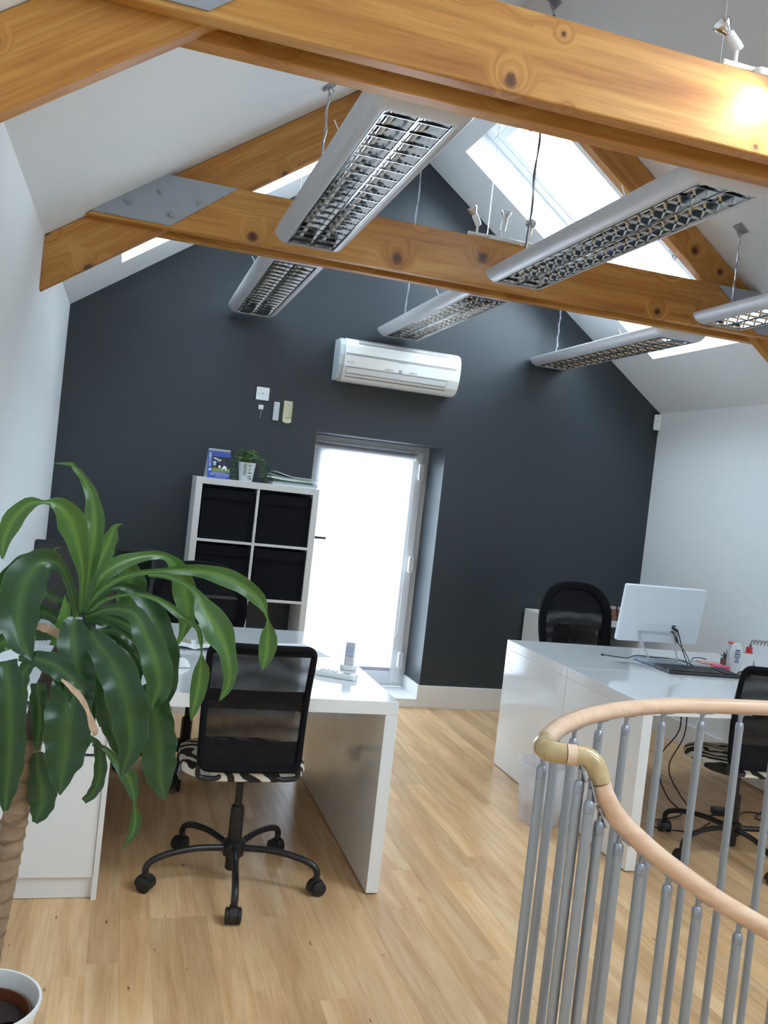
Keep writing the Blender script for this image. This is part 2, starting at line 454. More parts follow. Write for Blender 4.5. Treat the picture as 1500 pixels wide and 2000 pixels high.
def text(name, body, size, m, parent, mw, label=None, align='CENTER'):
    cu = bpy.data.curves.new(name, 'FONT'); cu.body = body; cu.size = size; cu.extrude = 0.0002
    cu.align_x = align; cu.align_y = 'CENTER'; cu.materials.append(m)
    tmp = bpy.data.objects.new(name, cu); col.objects.link(tmp)
    bpy.context.view_layer.update()
    me = bpy.data.meshes.new_from_object(tmp.evaluated_get(bpy.context.evaluated_depsgraph_get()))
    bpy.data.objects.remove(tmp); bpy.data.curves.remove(cu)
    me.name = name
    o = bpy.data.objects.new(name, me); col.objects.link(o); o.parent = parent; o.matrix_local = mw
    return o
def mtx(loc, x, y):
    x = Vector(x).normalized(); y = Vector(y); y = (y - x * y.dot(x)).normalized(); z = x.cross(y)
    return Matrix(((x.x, y.x, z.x, loc[0]), (x.y, y.y, z.y, loc[1]), (x.z, y.z, z.z, loc[2]), (0, 0, 0, 1)))

# ================================================================== STRUCTURE
DX0, DX1, DZ = 1.214, 2.158, 1.868     # door opening in the gable
GT = 0.41                               # gable thickness
b = MB()
e = 0.10
b.prism([(XL - .3, -2.8), (DX0, -2.8), (DX0, zl(DX0) + e), (XL - .3, zl(XL - .3) + e)], YB, YB + GT, 'y')
b.prism([(DX1, -2.8), (XR + .3, -2.8), (XR + .3, zr(XR + .3) + e), (DX1, zr(DX1) + e)], YB, YB + GT, 'y')
b.prism([(DX0, DZ), (DX1, DZ), (DX1, zr(DX1) + e), (RX, zl(RX) + e), (DX0, zl(DX0) + e)], YB, YB + GT, 'y')
b.box(DX0, YB, -2.8, DX1, YB + GT, 0.045)
struct(b.build('wall_back', M['slate']))
struct(MB().box(XL - .2, YF - .2, -2.8, XL, YB + GT, 2.467).build('wall_left', M['wall_white']))
struct(MB().box(XR, YF - .2, -2.8, XR + .2, YB + GT, 2.334).build('wall_right', M['wall_white']))
b = MB(); b.prism([(XL - .2, -2.8), (XR + .2, -2.8), (XR + .2, zr(XR + .2) + e), (RX, zl(RX) + e), (XL - .2, zl(XL - .2) + e)], YF - .2, YF, 'y')
struct(b.build('wall_front', M['wall_white']))
def slope(side):
    b = MB()
    f, n = (zl, nL) if side == 'L' else (zr, nR)
    o = OL if side == 'L' else OR_
    xs = [XL - .45, o[0], o[1], RX + .22] if side == 'L' else [RX - .22, o[0], o[1], XR + .45]
    ys = [YF - .2]
    for (a, c) in sorted(SKYL if side == 'R' else SKYLL): ys += [a, c]
    ys.append(YB + GT)
    for i in range(3):
        for j in range(len(ys) - 1):
            if i == 1 and j % 2 == 1: continue
            q = [Vector((x, y, f(x))) for (x, y) in ((xs[i], ys[j]), (xs[i + 1], ys[j]), (xs[i + 1], ys[j + 1]), (xs[i], ys[j + 1]))]
            b.add(q + [p + n * TH for p in q], [(0, 3, 2, 1), (4, 5, 6, 7), (0, 1, 5, 4), (1, 2, 6, 5), (2, 3, 7, 6), (3, 0, 4, 7)])
    return struct(b.build('ceiling_left' if side == 'L' else 'ceiling_right', M['ceiling_white']))
slope('L'); slope('R')

# roof windows
wi = 0
for (side, y0, y1, (xa, xb)) in WINS:
    if True:
        wi += 1
        f, n = (zl, nL) if side == 'L' else (zr, nR)
        s = Vector((1, 0, f(1) - f(0))).normalized()       # along slope
        c = Vector(((xa + xb) / 2, (y0 + y1) / 2, f((xa + xb) / 2))) + n * (TH - 0.02)
        hl = (xb - xa) / 2 / s.x; hw = (y1 - y0) / 2; yy = Vector((0, 1, 0))
        fr = 0.075
        b = MB()
        for k in (-1, 1):
            b.obox(c + s * k * (hl - fr / 2), s, yy, n, fr / 2, hw, 0.05)
            b.obox(c + yy * k * (hw - fr / 2), s, yy, n, hl - fr, fr / 2, 0.05)
        w_ = struct(b.build('window_%d' % wi, M['upvc'], bevel=0.004))
        b = MB(); sa = 0.05
        c2 = c - n * 0.012
        for k in (-1, 1):
            b.obox(c2 + s * k * (hl - fr - sa / 2), s, yy, n, sa / 2, hw - fr, 0.03)
            b.obox(c2 + yy * k * (hw - fr - sa / 2), s, yy, n, hl - fr - sa, sa / 2, 0.03)
        b.build('sash', M['upvc'], w_, bevel=0.003)
        MB().obox(c, s, yy, n, hl - fr - sa + .004, hw - fr - sa + .004, 0.004).build('pane', M['glass'], w_)
        MB().obox(c - n * 0.055 + s * (hl - fr - 0.1) * (1 if side == 'L' else -1), s, yy, n, 0.012, 0.06, 0.012).build('window_handle', M['grey_plastic'], w_, bevel=0.003)

# floor: base with the stairwell notch, laminate planks on top
notch = [(XR, 0.3), (.86, .3), (.86, 1.66), (.93, 1.80), (1.05, 1.91), (1.18, 2.0), (1.36, 2.075), (1.55, 2.12), (1.9, 2.14), (XR, 2.14)]
poly = [(XL, YF), (XR, YF)] + notch + [(XR, YB), (XL, YB)]
fl = struct(MB().prism(poly, -0.25, -0.008).build('floor', M['floor']))
PW = 0.0954
def notch_y(x):
    if x < .86: return -9
    p = notch[2:]
    for (a, c) in zip(p, p[1:]):
        if a[0] <= x <= c[0] and c[0] > a[0]: return a[1] + (c[1] - a[1]) * (x - a[0]) / (c[0] - a[0])
    return 2.14
plank_mesh = {}
def plank(wd, ln):
    k = (round(wd, 3), round(ln, 3))
    if k not in plank_mesh:
        plank_mesh[k] = MB().box(-wd / 2 + .0001, 0, -.008, wd / 2 - .0001, ln - .0002, 0).mesh('plank', M['floor'], bevel=0.0003, seg=1)
    return plank_mesh[k]
prnd = random.Random(21)
x = XL; r = 0
while x < XR - .01:
    wd = min(PW, XR - x); xc = x + wd / 2
    st = 1.1
    if x + wd > .86: st = max(notch_y(x), notch_y(x + wd))
    y = st; q = 1.1 - prnd.uniform(0, 1.2); seams = []
    while q < YB:
        q += prnd.choice((.90, 1.08, 1.28, 1.28))
        if q > st + .12 and q < YB - .12: seams.append(q)
    for q in seams + [YB]:
        o = link('plank', plank(wd, round(q - y, 3)), fl); o.location = (xc, y, 0); y = q
    x += PW; r += 1

# skirting
def base(name, parts):
    b = MB()
    for p in parts: b.box(*p)
    return struct(b.build(name, M['skirt'], bevel=0.003))
SK = 0.016
base('baseboard_back', [(XL, YB - SK, 0, DX0, YB, .161), (DX1, YB - SK, 0, XR, YB, .161), (DX0, YB - SK, 0, DX1, YB, .045)])
base('baseboard_left', [(XL, YF, 0, XL + SK, YB - SK, .161)])
base('baseboard_right', [(XR - SK, 2.2, 0, XR, YB - SK, .161)])
base('trim_1', [(DX0 + .001, YB - SK, .045, DX1 - .001, YB + .36, .062), (DX1 - SK, YB - SK, .062, DX1, YB + .34, .161), (DX0, YB - SK, .062, DX0 + SK, YB + .34, .161)])

# glazed door in the gable
FY = YB + 0.345
dz0, dz1 = .064, DZ + .012
b = MB()
ft = .05
b.box(DX0 + .002, FY, dz0, DX0 + ft, FY + .06, dz1); b.box(DX1 - ft, FY, dz0, DX1 - .002, FY + .06, dz1)
b.box(DX0 + ft, FY, dz1 - ft, DX1 - ft, FY + .06, dz1); b.box(DX0 + ft, FY, dz0, DX1 - ft, FY + .06, dz0 + .03)
door = struct(b.build('door_1', M['upvc'], bevel=0.004))
lx0, lx1, lz0, lz1 = DX0 + ft - .004, DX1 - ft + .004, dz0 + .026, dz1 - ft + .004
b = MB(); st = .085
b.box(lx0, FY - .018, lz0, lx0 + st, FY - .0005, lz1); b.box(lx1 - st, FY - .018, lz0, lx1, FY - .0005, lz1)
b.box(lx0 + .008, FY - .001, lz0 + .008, lx0 + st, FY + .05, lz1 - .008); b.box(lx1 - st, FY - .001, lz0 + .008, lx1 - .008, FY + .05, lz1 - .008)
b.box(lx0 + st, FY - .018, lz1 - st, lx1 - st, FY - .0005, lz1); b.box(lx0 + st, FY - .001, lz1 - st, lx1 - st, FY + .05, lz1 - .008); b.box(lx0 + st, FY - .018, lz0, lx1 - st, FY + .05, lz0 + .10)
leaf_ = b.build('door_leaf', M['upvc'], door, bevel=0.005)
MB().box(lx0 + st - .004, FY + .015, lz0 + .096, lx1 - st + .004, FY + .021, lz1 - st + .004).build('pane', M['glass'], leaf_)
b = MB()
b.box(lx0 + st - .001, FY + .010, lz0 + .10, lx0 + st + .008, FY + .026, lz1 - st); b.box(lx1 - st - .008, FY + .010, lz0 + .10, lx1 - st + .001, FY + .026, lz1 - st)
b.build('glazing_gasket', M['gap'], leaf_)
for z in (.27, .99, 1.685):
    b = MB(); b.prism([(a + 2.098, c + z) for a, c in rrect(.021, .062, .016)], FY - .045, FY - .012, 'y')
    b.build('hinge', M['plastic_white'], door, bevel=0.004)
b = MB(); b.box(lx0 + .025, FY - .03, 1.02, lx0 + .06, FY - .017, 1.24)
b.tube([(lx0 + .042, FY - .03, 1.13), (lx0 + .042, FY - .062, 1.13), (lx0 + .048, FY - .068, 1.13), (lx0 + .16, FY - .068, 1.13)], .010, 8)
b.build('door_handle', M['black'], door, label='black lever handle')

# roller blind
BX0, BX1, BY = 1.29, 2.02, FY - .047
bl = thing('roller_blind', 'white translucent roller blind glowing in front of the glazed door', 'blind', (1.655, BY, 0))
mb = bpy.data.materials.new('translucent_blind_fabric'); N, Lk, bs = nodes(mb)
N.remove(bs); o_ = N['Material Output']
tcb = N.new('ShaderNodeTexCoord'); nb = N.new('ShaderNodeTexNoise'); nb.inputs['Scale'].default_value = 300
Lk.new(tcb.outputs['Object'], nb.inputs['Vector'])
rb = ramp(N, [(0.3, (0.52, 0.52, 0.56)), (0.7, (0.57, 0.57, 0.59))]); Lk.new(nb.outputs['Fac'], rb.inputs[0])
tr = N.new('ShaderNodeBsdfTranslucent'); df = N.new('ShaderNodeBsdfDiffuse')
Lk.new(rb.outputs[0], tr.inputs[0]); Lk.new(rb.outputs[0], df.inputs[0])
ms = N.new('ShaderNodeMixShader'); ms.inputs[0].default_value = 0.45
Lk.new(tr.outputs[0], ms.inputs[1]); Lk.new(df.outputs[0], ms.inputs[2]); Lk.new(ms.outputs[0], o_.inputs[0])
rows = [[(xx - 1.655, 0.003 * math.sin(3 * zz) + .012, zz) for xx in (BX0, BX1)] for zz in [.20 + 1.58 * k / 12 for k in range(13)]]
MB().grid(rows).build('blind_fabric', mb, bl, smooth=True)
MB().lathe([(.019, BX0 - .02 - 1.655), (.019, BX1 - 1.655)], 16, (0, 0, 1.79), 'x').build('roller', flat('grey_blind_roll', (.55, .55, .60)), bl, smooth=True)
for xx in (BX0 - .03, BX1 + .002):
    MB().lathe([(.026, xx - 1.655), (.026, xx + .022 - 1.655)], 16, (0, 0, 1.79), 'x').build('roller_bracket', M['plastic_white'], bl, smooth=True)
MB().box(BX0 - 1.655, -.0, .185, BX1 - 1.655, .022, .212).build('bottom_bar', flat('grey_bottom_bar', (.42, .42, .52)), bl, bevel=.003)
cp = [(.385, -.02, 1.79 - 1.3 * k / 14 + .0) for k in range(15)]
cp += [(.372, -.02, .46), (.355, -.02, .43), (.345, -.02, .40)]
MB().tube(cp, .0022, 6).build('bead_chain', M['plastic_white'], bl, smooth=True)

# stairwell below the floor
b = MB(); b.box(.80, .2, -2.8, .86, 2.2, -.25); b.box(.86, 2.14, -2.8, XR, 2.2, -.25); b.box(.86, .24, -2.8, XR, .3, -.25); struct(b.build('wall_stairwell', M['wall_white']))
struct(MB().box(XL, YF, -2.85, XR, YB, -2.75).build('floor_lower', M['floor']))
# ================================================================== ROOF TRUSSES
def truss(yr, label, zb, zt, yf0, yr1):
    """yr: front of rafters; yf0: front face of the tie; yr1: back face of the tie"""
    t = thing('roof_truss', label, 'roof truss', (RX, yr, zb), 0, 'pine roof trusses')
    rthick = 0.06; d = 0.197
    for side in 'LR':
        f = zl if side == 'L' else zr
        d = 0.197 if side == 'L' else 0.166
        a = math.atan(.705 if side == 'L' else .726)
        X = (RX - XL) if side == 'L' else (XR - RX)
        pts = [(0, 0), (X / math.cos(a) - .002, 0), ((X - d * math.sin(a)) / math.cos(a), -d), (-d * math.tan(a), -d)]
        b = MB()
        if side == 'L': b.prism(pts, 0, rthick, 'y')
        else: b.prism([(-p, q) for p, q in pts], 0, rthick, 'y')
        o = b.build('rafter', M['pine'], t, bevel=0.004)
        x0 = XL if side == 'L' else XR
        o.location = (x0 - RX, 0, f(x0) - zb - .002)
        o.rotation_euler = (0, -a if side == 'L' else a, 0)
    def xl(z): return XL + (z - 2.467) / .705 + .004
    def xr(z): return XR - (z - 2.334) / .726 - .004
    for (ya, yb2, dz) in ((yf0, yr - .001, 0), (yr + rthick + .001, yr1, -.012)):
        q = [(xl(zb + dz) - RX, zb + dz - zb), (xr(zb + dz) - RX, dz), (xr(zt) - RX, zt - zb), (xl(zt) - RX, zt - zb)]
        o = MB().prism(q, 0, yb2 - ya, 'y').build('tie_beam', M['pine'], t, bevel=0.005)
        o.location = (0, ya - yr, 0)
    h = zt - zb
    for s in (1, -1):
        def mx(x): return (x - RX) if s == 1 else -(x - RX)
        q = [(mx(-.268), .016), (mx(.078), .012), (mx(.357), h - .004), (mx(.013), h - .001)]
        if s == -1: q = q[::-1]
        p = MB().prism(q, 0, .006, 'y').build('gusset_plate', M['plate'], t, bevel=0.001, seg=1)
        p.location = (0, yf0 - yr - .0065, 0)
        for (bx, bz) in ((-.11, .085), (.02, .155), (.19, .135), (.075, .06)):
            m = MB(); m.lathe([(.017, 0), (.017, -.003), (.0155, -.003)], 14, ax='y'); m.lathe([(.012, -.003), (.012, -.011), (.010, -.0125)], 6, ax='y')
            m.lathe([(.006, -.012), (.006, -.02), (.0045, -.021)], 10, ax='y')
            bo = m.build('bolt', M['bolt'], p); bo.location = (mx(bx), 0, bz)
    return t
T1 = truss(2.275, 'near pine roof truss crossing the top of the photo, its tie beam brightly lit', 2.588, 2.812, 2.222, 2.392)
T2 = truss(4.243, 'far orange pine roof truss, full grey bolted plate showing at its left end', 2.577, 2.813, 4.192, 4.352)

# ================================================================== LUMINAIRES
LL, HW = 1.57, 0.102        # louvre length, half width
def make_light():
    t = thing('louvre_light', 'x', 'ceiling light')
    hy = LL / 2
    def ring(d, z, n=5):
        p = []
        for (sx, sy, a0) in ((1, 1, 0), (-1, 1, 90), (-1, -1, 180), (1, -1, 270)):
            for k in range(n + 1):
                a = R(a0 + 90 * k / n)
                p.append((sx * (HW + .004) + d * math.cos(a), sy * (hy + .004) + d * math.sin(a), z))
        return p
    prof = [(0, .012), (0, 0), (.008, 0), (.020, .004), (.036, .014), (.050, .029), (.057, .042), (.058, .050), (.050, .056), (.0, .062), (-.06, .066)]
    rings = [ring(max(d, 1e-4), z) for d, z in prof[:-1]] + [[(x * .35, y * .97, .066) for x, y, z in ring(1e-4, 0)]]
    n = len(rings[0]); b = MB()
    b.add([p for r_ in rings for p in r_], [(i * n + k, i * n + (k + 1) % n, (i + 1) * n + (k + 1) % n, (i + 1) * n + k) for i in range(len(rings) - 1) for k in range(n)] + [tuple((len(rings) - 1) * n + k for k in range(n))])
    b.build('housing', M['silver_paint'], t, smooth=True)
    for s in (-1, 1):       # two parabolic troughs
        rows = []
        for k in range(11):
            u = -1 + 2 * k / 10
            rows.append([(s * .051 + u * .049, yy, .006 + .046 * (1 - u * u)) for yy in (-hy, hy)])
        MB().grid(rows).build('reflector', M['mirror'], t, smooth=True)
        MB().lathe([(.008, -hy + .01), (.008, hy - .01)], 10, (s * .051, 0, .036), 'y').build('fluorescent_tube', M['tube'], t, smooth=True)
    MB().prism([(-.0025, .0), (.0025, .0), (.0012, .045), (-.0012, .045)], -hy, hy, 'y').build('louvre_divider', M['mirror'], t)
    for s in (-1, 1):
        MB().box(s * HW - .0015, -hy, -.0005, s * HW + .0015, hy, .010).build('louvre_rail', M['mirror'], t)
    rows_a = []
    me = MB()
    for s in (-1, 1):
        # curved V shaped blade: thin at the bottom, wider at the top
        ra, rb_ = [], []
        for k in range(7):
            u = -1 + 2 * k / 6; x = s * .051 + u * .0485
            zt = .005 + .006 * (1 - u * u) ** .7; zm = (.001 + zt) * .5
            ra.append([(x, -.0010, .001), (x, -.0013, zm), (x, -.0017, zt)]); rb_.append([(x, .0010, .001), (x, .0013, zm), (x, .0017, zt)])
        me.grid(ra); me.grid(rb_)
        me.add([p[0] for p in ra] + [p[0] for p in rb_], [(k, k + 1, k + 8, k + 7) for k in range(6)])
    blade = me.mesh('louvre_blade', M['mirror'], smooth=True)
    NB = 19
    for k in range(NB):
        o = link('louvre_blade', blade, t); o.location = (0, -hy + LL * (k + .35) / (NB - .3), 0)
    # suspension points
    return t
proto = make_light()
LZ = 2.565
LPOS = [(.685, 3.235, LZ, 'first'), (.685, 5.165, LZ, 'x'), (1.70, 3.235, LZ, 'x'), (1.70, 5.165, LZ, 'x'), (2.865, 3.25, 2.552, 'x'), (2.865, 5.205, 2.535, 'x')]
LLAB = ['left-hand louvred ceiling light hanging in front of the far truss, nearest row',
        'left-hand louvred ceiling light behind the far truss, close to the dark wall',
        'middle louvred ceiling light in front of the far truss, below the roof window',
        'middle louvred ceiling light just above the air conditioner',
        'right-hand louvred ceiling light in front of the far truss, cut by the frame edge',
        'right-hand louvred ceiling light behind the far truss, over the white computer desk']
for i, (x, y, z, _) in enumerate(LPOS):
    t = proto if i == 0 else copy_tree(proto)
    t.location = (x, y, z); t['label'] = LLAB[i]; t['group'] = 'louvred ceiling lights'
for i, (x, y, z, _) in enumerate(LPOS):
    t = [o for o in col.objects if o.get('label') == LLAB[i]][0]
    for j, yy in enumerate((-LL / 2 + .12, LL / 2 - .06)):
        f = zl if x < RX else zr
        n = nL if x < RX else nR
        ztop = f(x) - z
        b = MB(); r_ = .002 if j == 0 else .0035
        b.tube([(0, yy, .070), (0, yy, ztop - .10), (0, yy, ztop - .03)], r_, 6)
        b.build('suspension_wire', M['wire'], t)
        if j == 1:
            b = MB(); pts = []
            for k in range(23):
                zz = .07 + (ztop - .14) * k / 22; a = k * 1.1
                pts.append((.006 * math.cos(a), yy + .006 * math.sin(a), zz))
            b.tube(pts, .0040, 6)
            b.build('power_flex', M['cord'] if i in (2,) else M['plate'], t, smooth=True)
            b = MB(); b.lathe([(.011, .066), (.011, .074), (.006, .088), (.004, .12)], 10, (0, yy, 0)); b.box(-.03, yy - .008, .066, .03, yy + .008, .070)
            b.build('wire_gripper', M['bolt'], t)
        b = MB(); s = Vector((1, 0, f(1) - f(0))).normalized()
        cc = Vector((0, yy, ztop)) - n * .0045
        b.obox(cc, s, (0, 1, 0), n, .03, .03, .004)
        b.tube([cc - n * .004, cc - n * .012 + Vector((.012, 0, -.01)), cc - n * .01 + Vector((.0, 0, -.035)), cc - n * .012 + Vector((-.012, 0, -.01)), cc - n * .004], .0035, 6)
        b.build('ceiling_hook', M['plate'], t)
    b = MB(); b.tube([(-.155, -LL / 2 + .35, .05), (-.175, -LL / 2 + .35, .085)], .0022, 6)
    b.build('wire_end', M['plastic_white'], t)

# ================================================================== SPOTLIGHT BARS
ml = bpy.data.materials.new('lit_lamp_lens'); N, Lk, b_ = nodes(ml); b_.inputs['Emission Color'].default_value = (1, .9, .72, 1); b_.inputs['Emission Strength'].default_value = 25; M['lit'] = ml
def spot_bar(x, y, z, label, aim, lit=None):
    t = thing('spotlight_bar', label, 'spotlight', (x, y, z), 0, 'spotlight bars on the trusses')
    MB().tube([(-.17, 0, .018), (.17, 0, .018)], .009, 10).build('bar', M['plastic_white'], t, smooth=True)
    m = MB(); m.prism(rrect(.07, .026, .02), 0, .022, 'z'); m.build('mounting_plate', M['plastic_white'], t, bevel=.004)
    for (sx, dx, dy, dz) in aim:
        d = Vector((dx, dy, dz)).normalized()
        m = MB(); base_ = Vector((sx, 0, .022)); el = base_ + Vector((0, 0, .05))
        if lit == sx: el = Vector((sx, -.125, .022))
        m.tube([base_, el], .0065, 8)
        m.build('spot_arm', M['plastic_white'], t, smooth=True)
        q = Vector((0, 0, 1)).rotation_difference(d).to_matrix()
        def place(mb_, name, mm, par):
            mb_.v = [tuple(el + q @ Vector(v)) for v in mb_.v]
            return mb_.build(name, mm, par, smooth=True)
        hd = place(MB().lathe([(.006, -.014), (.014, -.012), (.0155, 0), (.0155, .040), (.013, .046)], 14), 'lamp_holder', M['plastic_white'], t)
        place(MB().lathe([(.012, .046), (.014, .052), (.022, .066), (.0265, .078), (.0262, .082), (.024, .079), (.010, .060)], 18), 'halogen_bulb', M['chrome'], hd)
        if lit == sx:
            place(MB().lathe([(.0225, .0795), (0, .0800)], 18, caps=False), 'lit_lens', M['lit'], hd)
            ld = bpy.data.lights.new('spot_lamp', 'SPOT'); ld.energy = 8; ld.color = (1.0, .86, .62); ld.spot_size = R(160); ld.spot_blend = .8; ld.shadow_soft_size = .02
            lo_ = bpy.data.objects.new('spot_lamp', ld); col.objects.link(lo_); lo_.parent = t
            lo_.matrix_local = Matrix.Translation(el + d * .09) @ frame_to(Vector((0, 0, 0)), d, Vector((1, 0, 0)))
    m = MB(); m.tube(crom([(.05, -.01, .02), (.09, -.03, .012), (.10, -.045, -.01)], 8), .003, 6); m.build('spot_cable', M['plastic_white'], t, smooth=True)
    return t
spot_bar(1.665, 4.225, 2.8135, 'white three-headed spotlight bar on top of the far truss',
         [(-.125, -.55, -.2, .75), (0.01, .05, -.2, 1), (.15, -.3, -.9, .35)])
spot_bar(1.665, 2.248, 2.8125, 'white spotlight bar on top of the near truss at the right frame edge',
         [(-.13, -.75, -.15, .45), (0.0, .05, -.1, 1), (.045, -.62, .25, -.74)], lit=.045)

# ================================================================== AIR CONDITIONER
ac = thing('air_conditioner', 'white split air conditioner mounted on the dark wall above the door', 'air conditioner', (1.70, YB, 2.22))
W2 = .425
pf = [(0, .006), (-.10, 0), (-.135, .012), (-.165, .045), (-.19, .10), (-.198, .17), (-.19, .235), (-.17, .268), (-.14, .285), (0, .290)]
MB().prism(pf, -W2 + .035, W2 - .002, 'x').build('body', M['ac_white'], ac, smooth=False, bevel=.006)
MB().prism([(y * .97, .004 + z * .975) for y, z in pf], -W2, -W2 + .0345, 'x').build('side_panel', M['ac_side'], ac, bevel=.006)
MB().prism([(y * .97, .004 + z * .975) for y, z in pf], W2 - .0015, W2 + .012, 'x').build('side_panel', M['ac_white'], ac, bevel=.008)
def on_ac(z):   # front profile y at height z
    for a, c in zip(pf, pf[1:]):
        if a[1] <= z <= c[1] and a[0] < -.09: return a[0] + (c[0] - a[0]) * (z - a[1]) / (c[1] - a[1])
    return -.19
def strip(z0, z1, x0, x1, m, name, out=.0015):
    b = MB(); y0, y1 = on_ac(z0) - out, on_ac(z1) - out
    b.slab([[(x0, y0, z0), (x1, y0, z0)], [(x0, y1, z1), (x1, y1, z1)]], (0, .006, 0)); return b.build(name, m, ac)
strip(.250, .2655, -.30, .33, M['ac_slot'], 'intake_slot'); strip(.2715, .2825, -.30, .33, M['ac_slot'], 'intake_slot')
strip(.170, .184, -.385, .40, M['ac_slot'], 'panel_groove', .0008)
strip(.0900, .0935, -.37, .345, M['gap'], 'louvre_seam'); strip(.051, .0538, -.37, .345, M['gap'], 'louvre_seam'); strip(.0290, .0325, -.37, .345, M['gap'], 'louvre_seam')
strip(.054, .0900, -.3705, -.369, M['gap'], 'louvre_seam'); strip(.054, .0900, .3435, .345, M['gap'], 'louvre_seam')
strip(.0545, .0900, -.368, .343, M['plastic_white'], 'air_louvre', .004)
strip(.098, .118, -.008, .016, M['grey_plastic'], 'receiver_window', .002)
for x0 in (-.095, .075):
    for k in range(5):
        strip(.104 + .004 * (k % 2), .110 + .003 * (k % 3), x0 + k * .012 - .01, x0 + k * .012 - .002, M['grey_plastic'], 'indicator_mark', .0022)
strip(.166, .1672, -.02, .035, M['ac_slot'], 'printed_line', .002)
nrm = Vector((0, -1, .12))
text('lettering', 'FUJITSU', .016, M['grey_plastic'], ac, mtx((-.345, on_ac(.125) - .003, .125), (1, 0, 0), (0, .12, 1)), align='CENTER')

# ================================================================== SMALL WALL FITTINGS
def wallthing(name, label, cat, x, z): return thing(name, label, cat, (x, YB, z))
s = wallthing('fan_switch', 'square white switch plate with round dial on the dark wall', 'switch', .82, 2.073)
MB().prism(rrect(.043, .043, .004), -.009, 0, 'y').build('plate', M['plastic_white'], s, bevel=.002)
MB().lathe([(.0, -.012), (.008, -.012), (.009, -.009)], 12, ax='y').build('dial', M['ac_side'], s)
for sx in (-.03, .03): MB().lathe([(0, -.0105), (.003, -.0105), (.003, -.009)], 8, (sx, 0, -.003), 'y').build('screw', M['grey_plastic'], s)
MB().box(-.022, -.0095, -.006, -.0205, -.009, .006).build('printed_mark', M['grey_plastic'], s)
s = wallthing('pull_switch', 'tiny white square block with hanging thin cord, below the switch plate', 'switch', .817, 1.982)
MB().box(-.016, -.014, -.015, .016, 0, .015).build('block', M['plastic_white'], s, bevel=.003)
MB().tube([(.001, -.015, .0), (.002, -.018, -.012), (.001, -.016, -.075)], .002, 6).build('cord', M['grey_plastic'], s)
s = wallthing('remote_control', 'slim white remote control clipped to the dark wall', 'remote control', .922, 1.968)
MB().prism(rrect(.019, .062, .005), -.014, 0, 'y').build('body', M['plastic_white'], s, bevel=.003)
MB().prism(rrect(.0155, .058, .004), -.0155, -.013, 'y').build('front_cover', M['ac_side'], s, bevel=.001)
s = wallthing('remote_holder', 'empty yellowed beige remote holder screwed to the dark wall', 'holder', .999, 1.975)
m = MB(); m.box(-.030, -.006, -.068, .030, 0, .072); m.box(-.030, -.016, -.07, -.027, -.006, .06); m.box(.027, -.016, -.07, .030, -.006, .05)
m.build('back_plate', M['beige'], s, bevel=.0015)
MB().prism([(-.030, -.05), (-.030, -.068), (-.015, -.078), (.015, -.078), (.030, -.068), (.030, -.05)], -.022, -.016, 'y').build('bottom_cup', M['beige'], s, bevel=.002)
for z in (.045, -.045): MB().lathe([(0, -.0085), (.005, -.0085), (.005, -.006)], 10, (.002, 0, z), 'y').build('screw', M['grey_plastic'], s)
s = thing('alarm_sensor', 'small white motion sensor in the upper corner of the right wall', 'sensor', (XR - .018, YB - .018, 2.26), R(-45 + 5))
m = MB(); m.prism([(-.034, 0), (.034, 0), (.026, -.032), (-.026, -.032)], -.058, .062, 'z')
m.build('body', M['ac_white'], s, bevel=.009)
MB().box(-.02, -.0345, -.05, .02, -.0315, -.008).build('lens', M['plastic_white'], s, bevel=.001)
MB().lathe([(0, -.034), (.004, -.034), (.004, -.031)], 8, (0, 0, .048), 'y').build('indicator_lamp', M['grey_plastic'], s)
MB().box(-.012, -.0335, .006, .012, -.0318, .009).build('printed_mark', M['grey_plastic'], s)

# ================================================================== CUBE SHELF
SX0, SX1, SY0, SY1, SZ = .418, 1.196, 5.655, YB - SK - .002, 1.478
sh = thing('cube_shelf', 'white cube shelving unit, eight square cells, against the dark wall by the door', 'shelf', ((SX0 + SX1) / 2, (SY0 + SY1) / 2, 0))
ox, oy = (SX0 + SX1) / 2, (SY0 + SY1) / 2
def sbox(name, x0, z0, x1, z1, y0=SY0, y1=SY1): return MB().box(x0 - ox, y0 - oy, z0, x1 - ox, y1 - oy, z1).build(name, M['white_board'], sh, bevel=.0015)
tb = .039
sbox('side_panel', SX0, 0.0, SX0 + tb, SZ - tb - .0006); sbox('side_panel', SX1 - tb, 0.0, SX1, SZ - tb - .0006)
sbox('top_panel', SX0, SZ - tb, SX1, SZ); sbox('bottom_panel', SX0 + tb, .0, SX1 - tb, tb)
xm = (SX0 + SX1) / 2
levels = [tb, tb + .3515, tb + .703, tb + 1.0545]
ZS = [.039, .3895, .740, 1.0905, 1.439]
for z in ZS[1:4]:
    for (a, c) in ((SX0 + tb, xm - .008), (xm + .008, SX1 - tb)):
        sbox('cell_shelf', a, z - .008, c, z + .008, SY0 + .001)
for i in range(4):
    sbox('divider', xm - .008, ZS[i] + (.008 if i else 0) - .0, xm + .008, ZS[i + 1] - (.008 if i < 3 else 0), SY0 + .001)
for z in ZS[1:4]: sbox('divider', xm - .008, z - .008, xm + .008, z + .008, SY0 + .001)
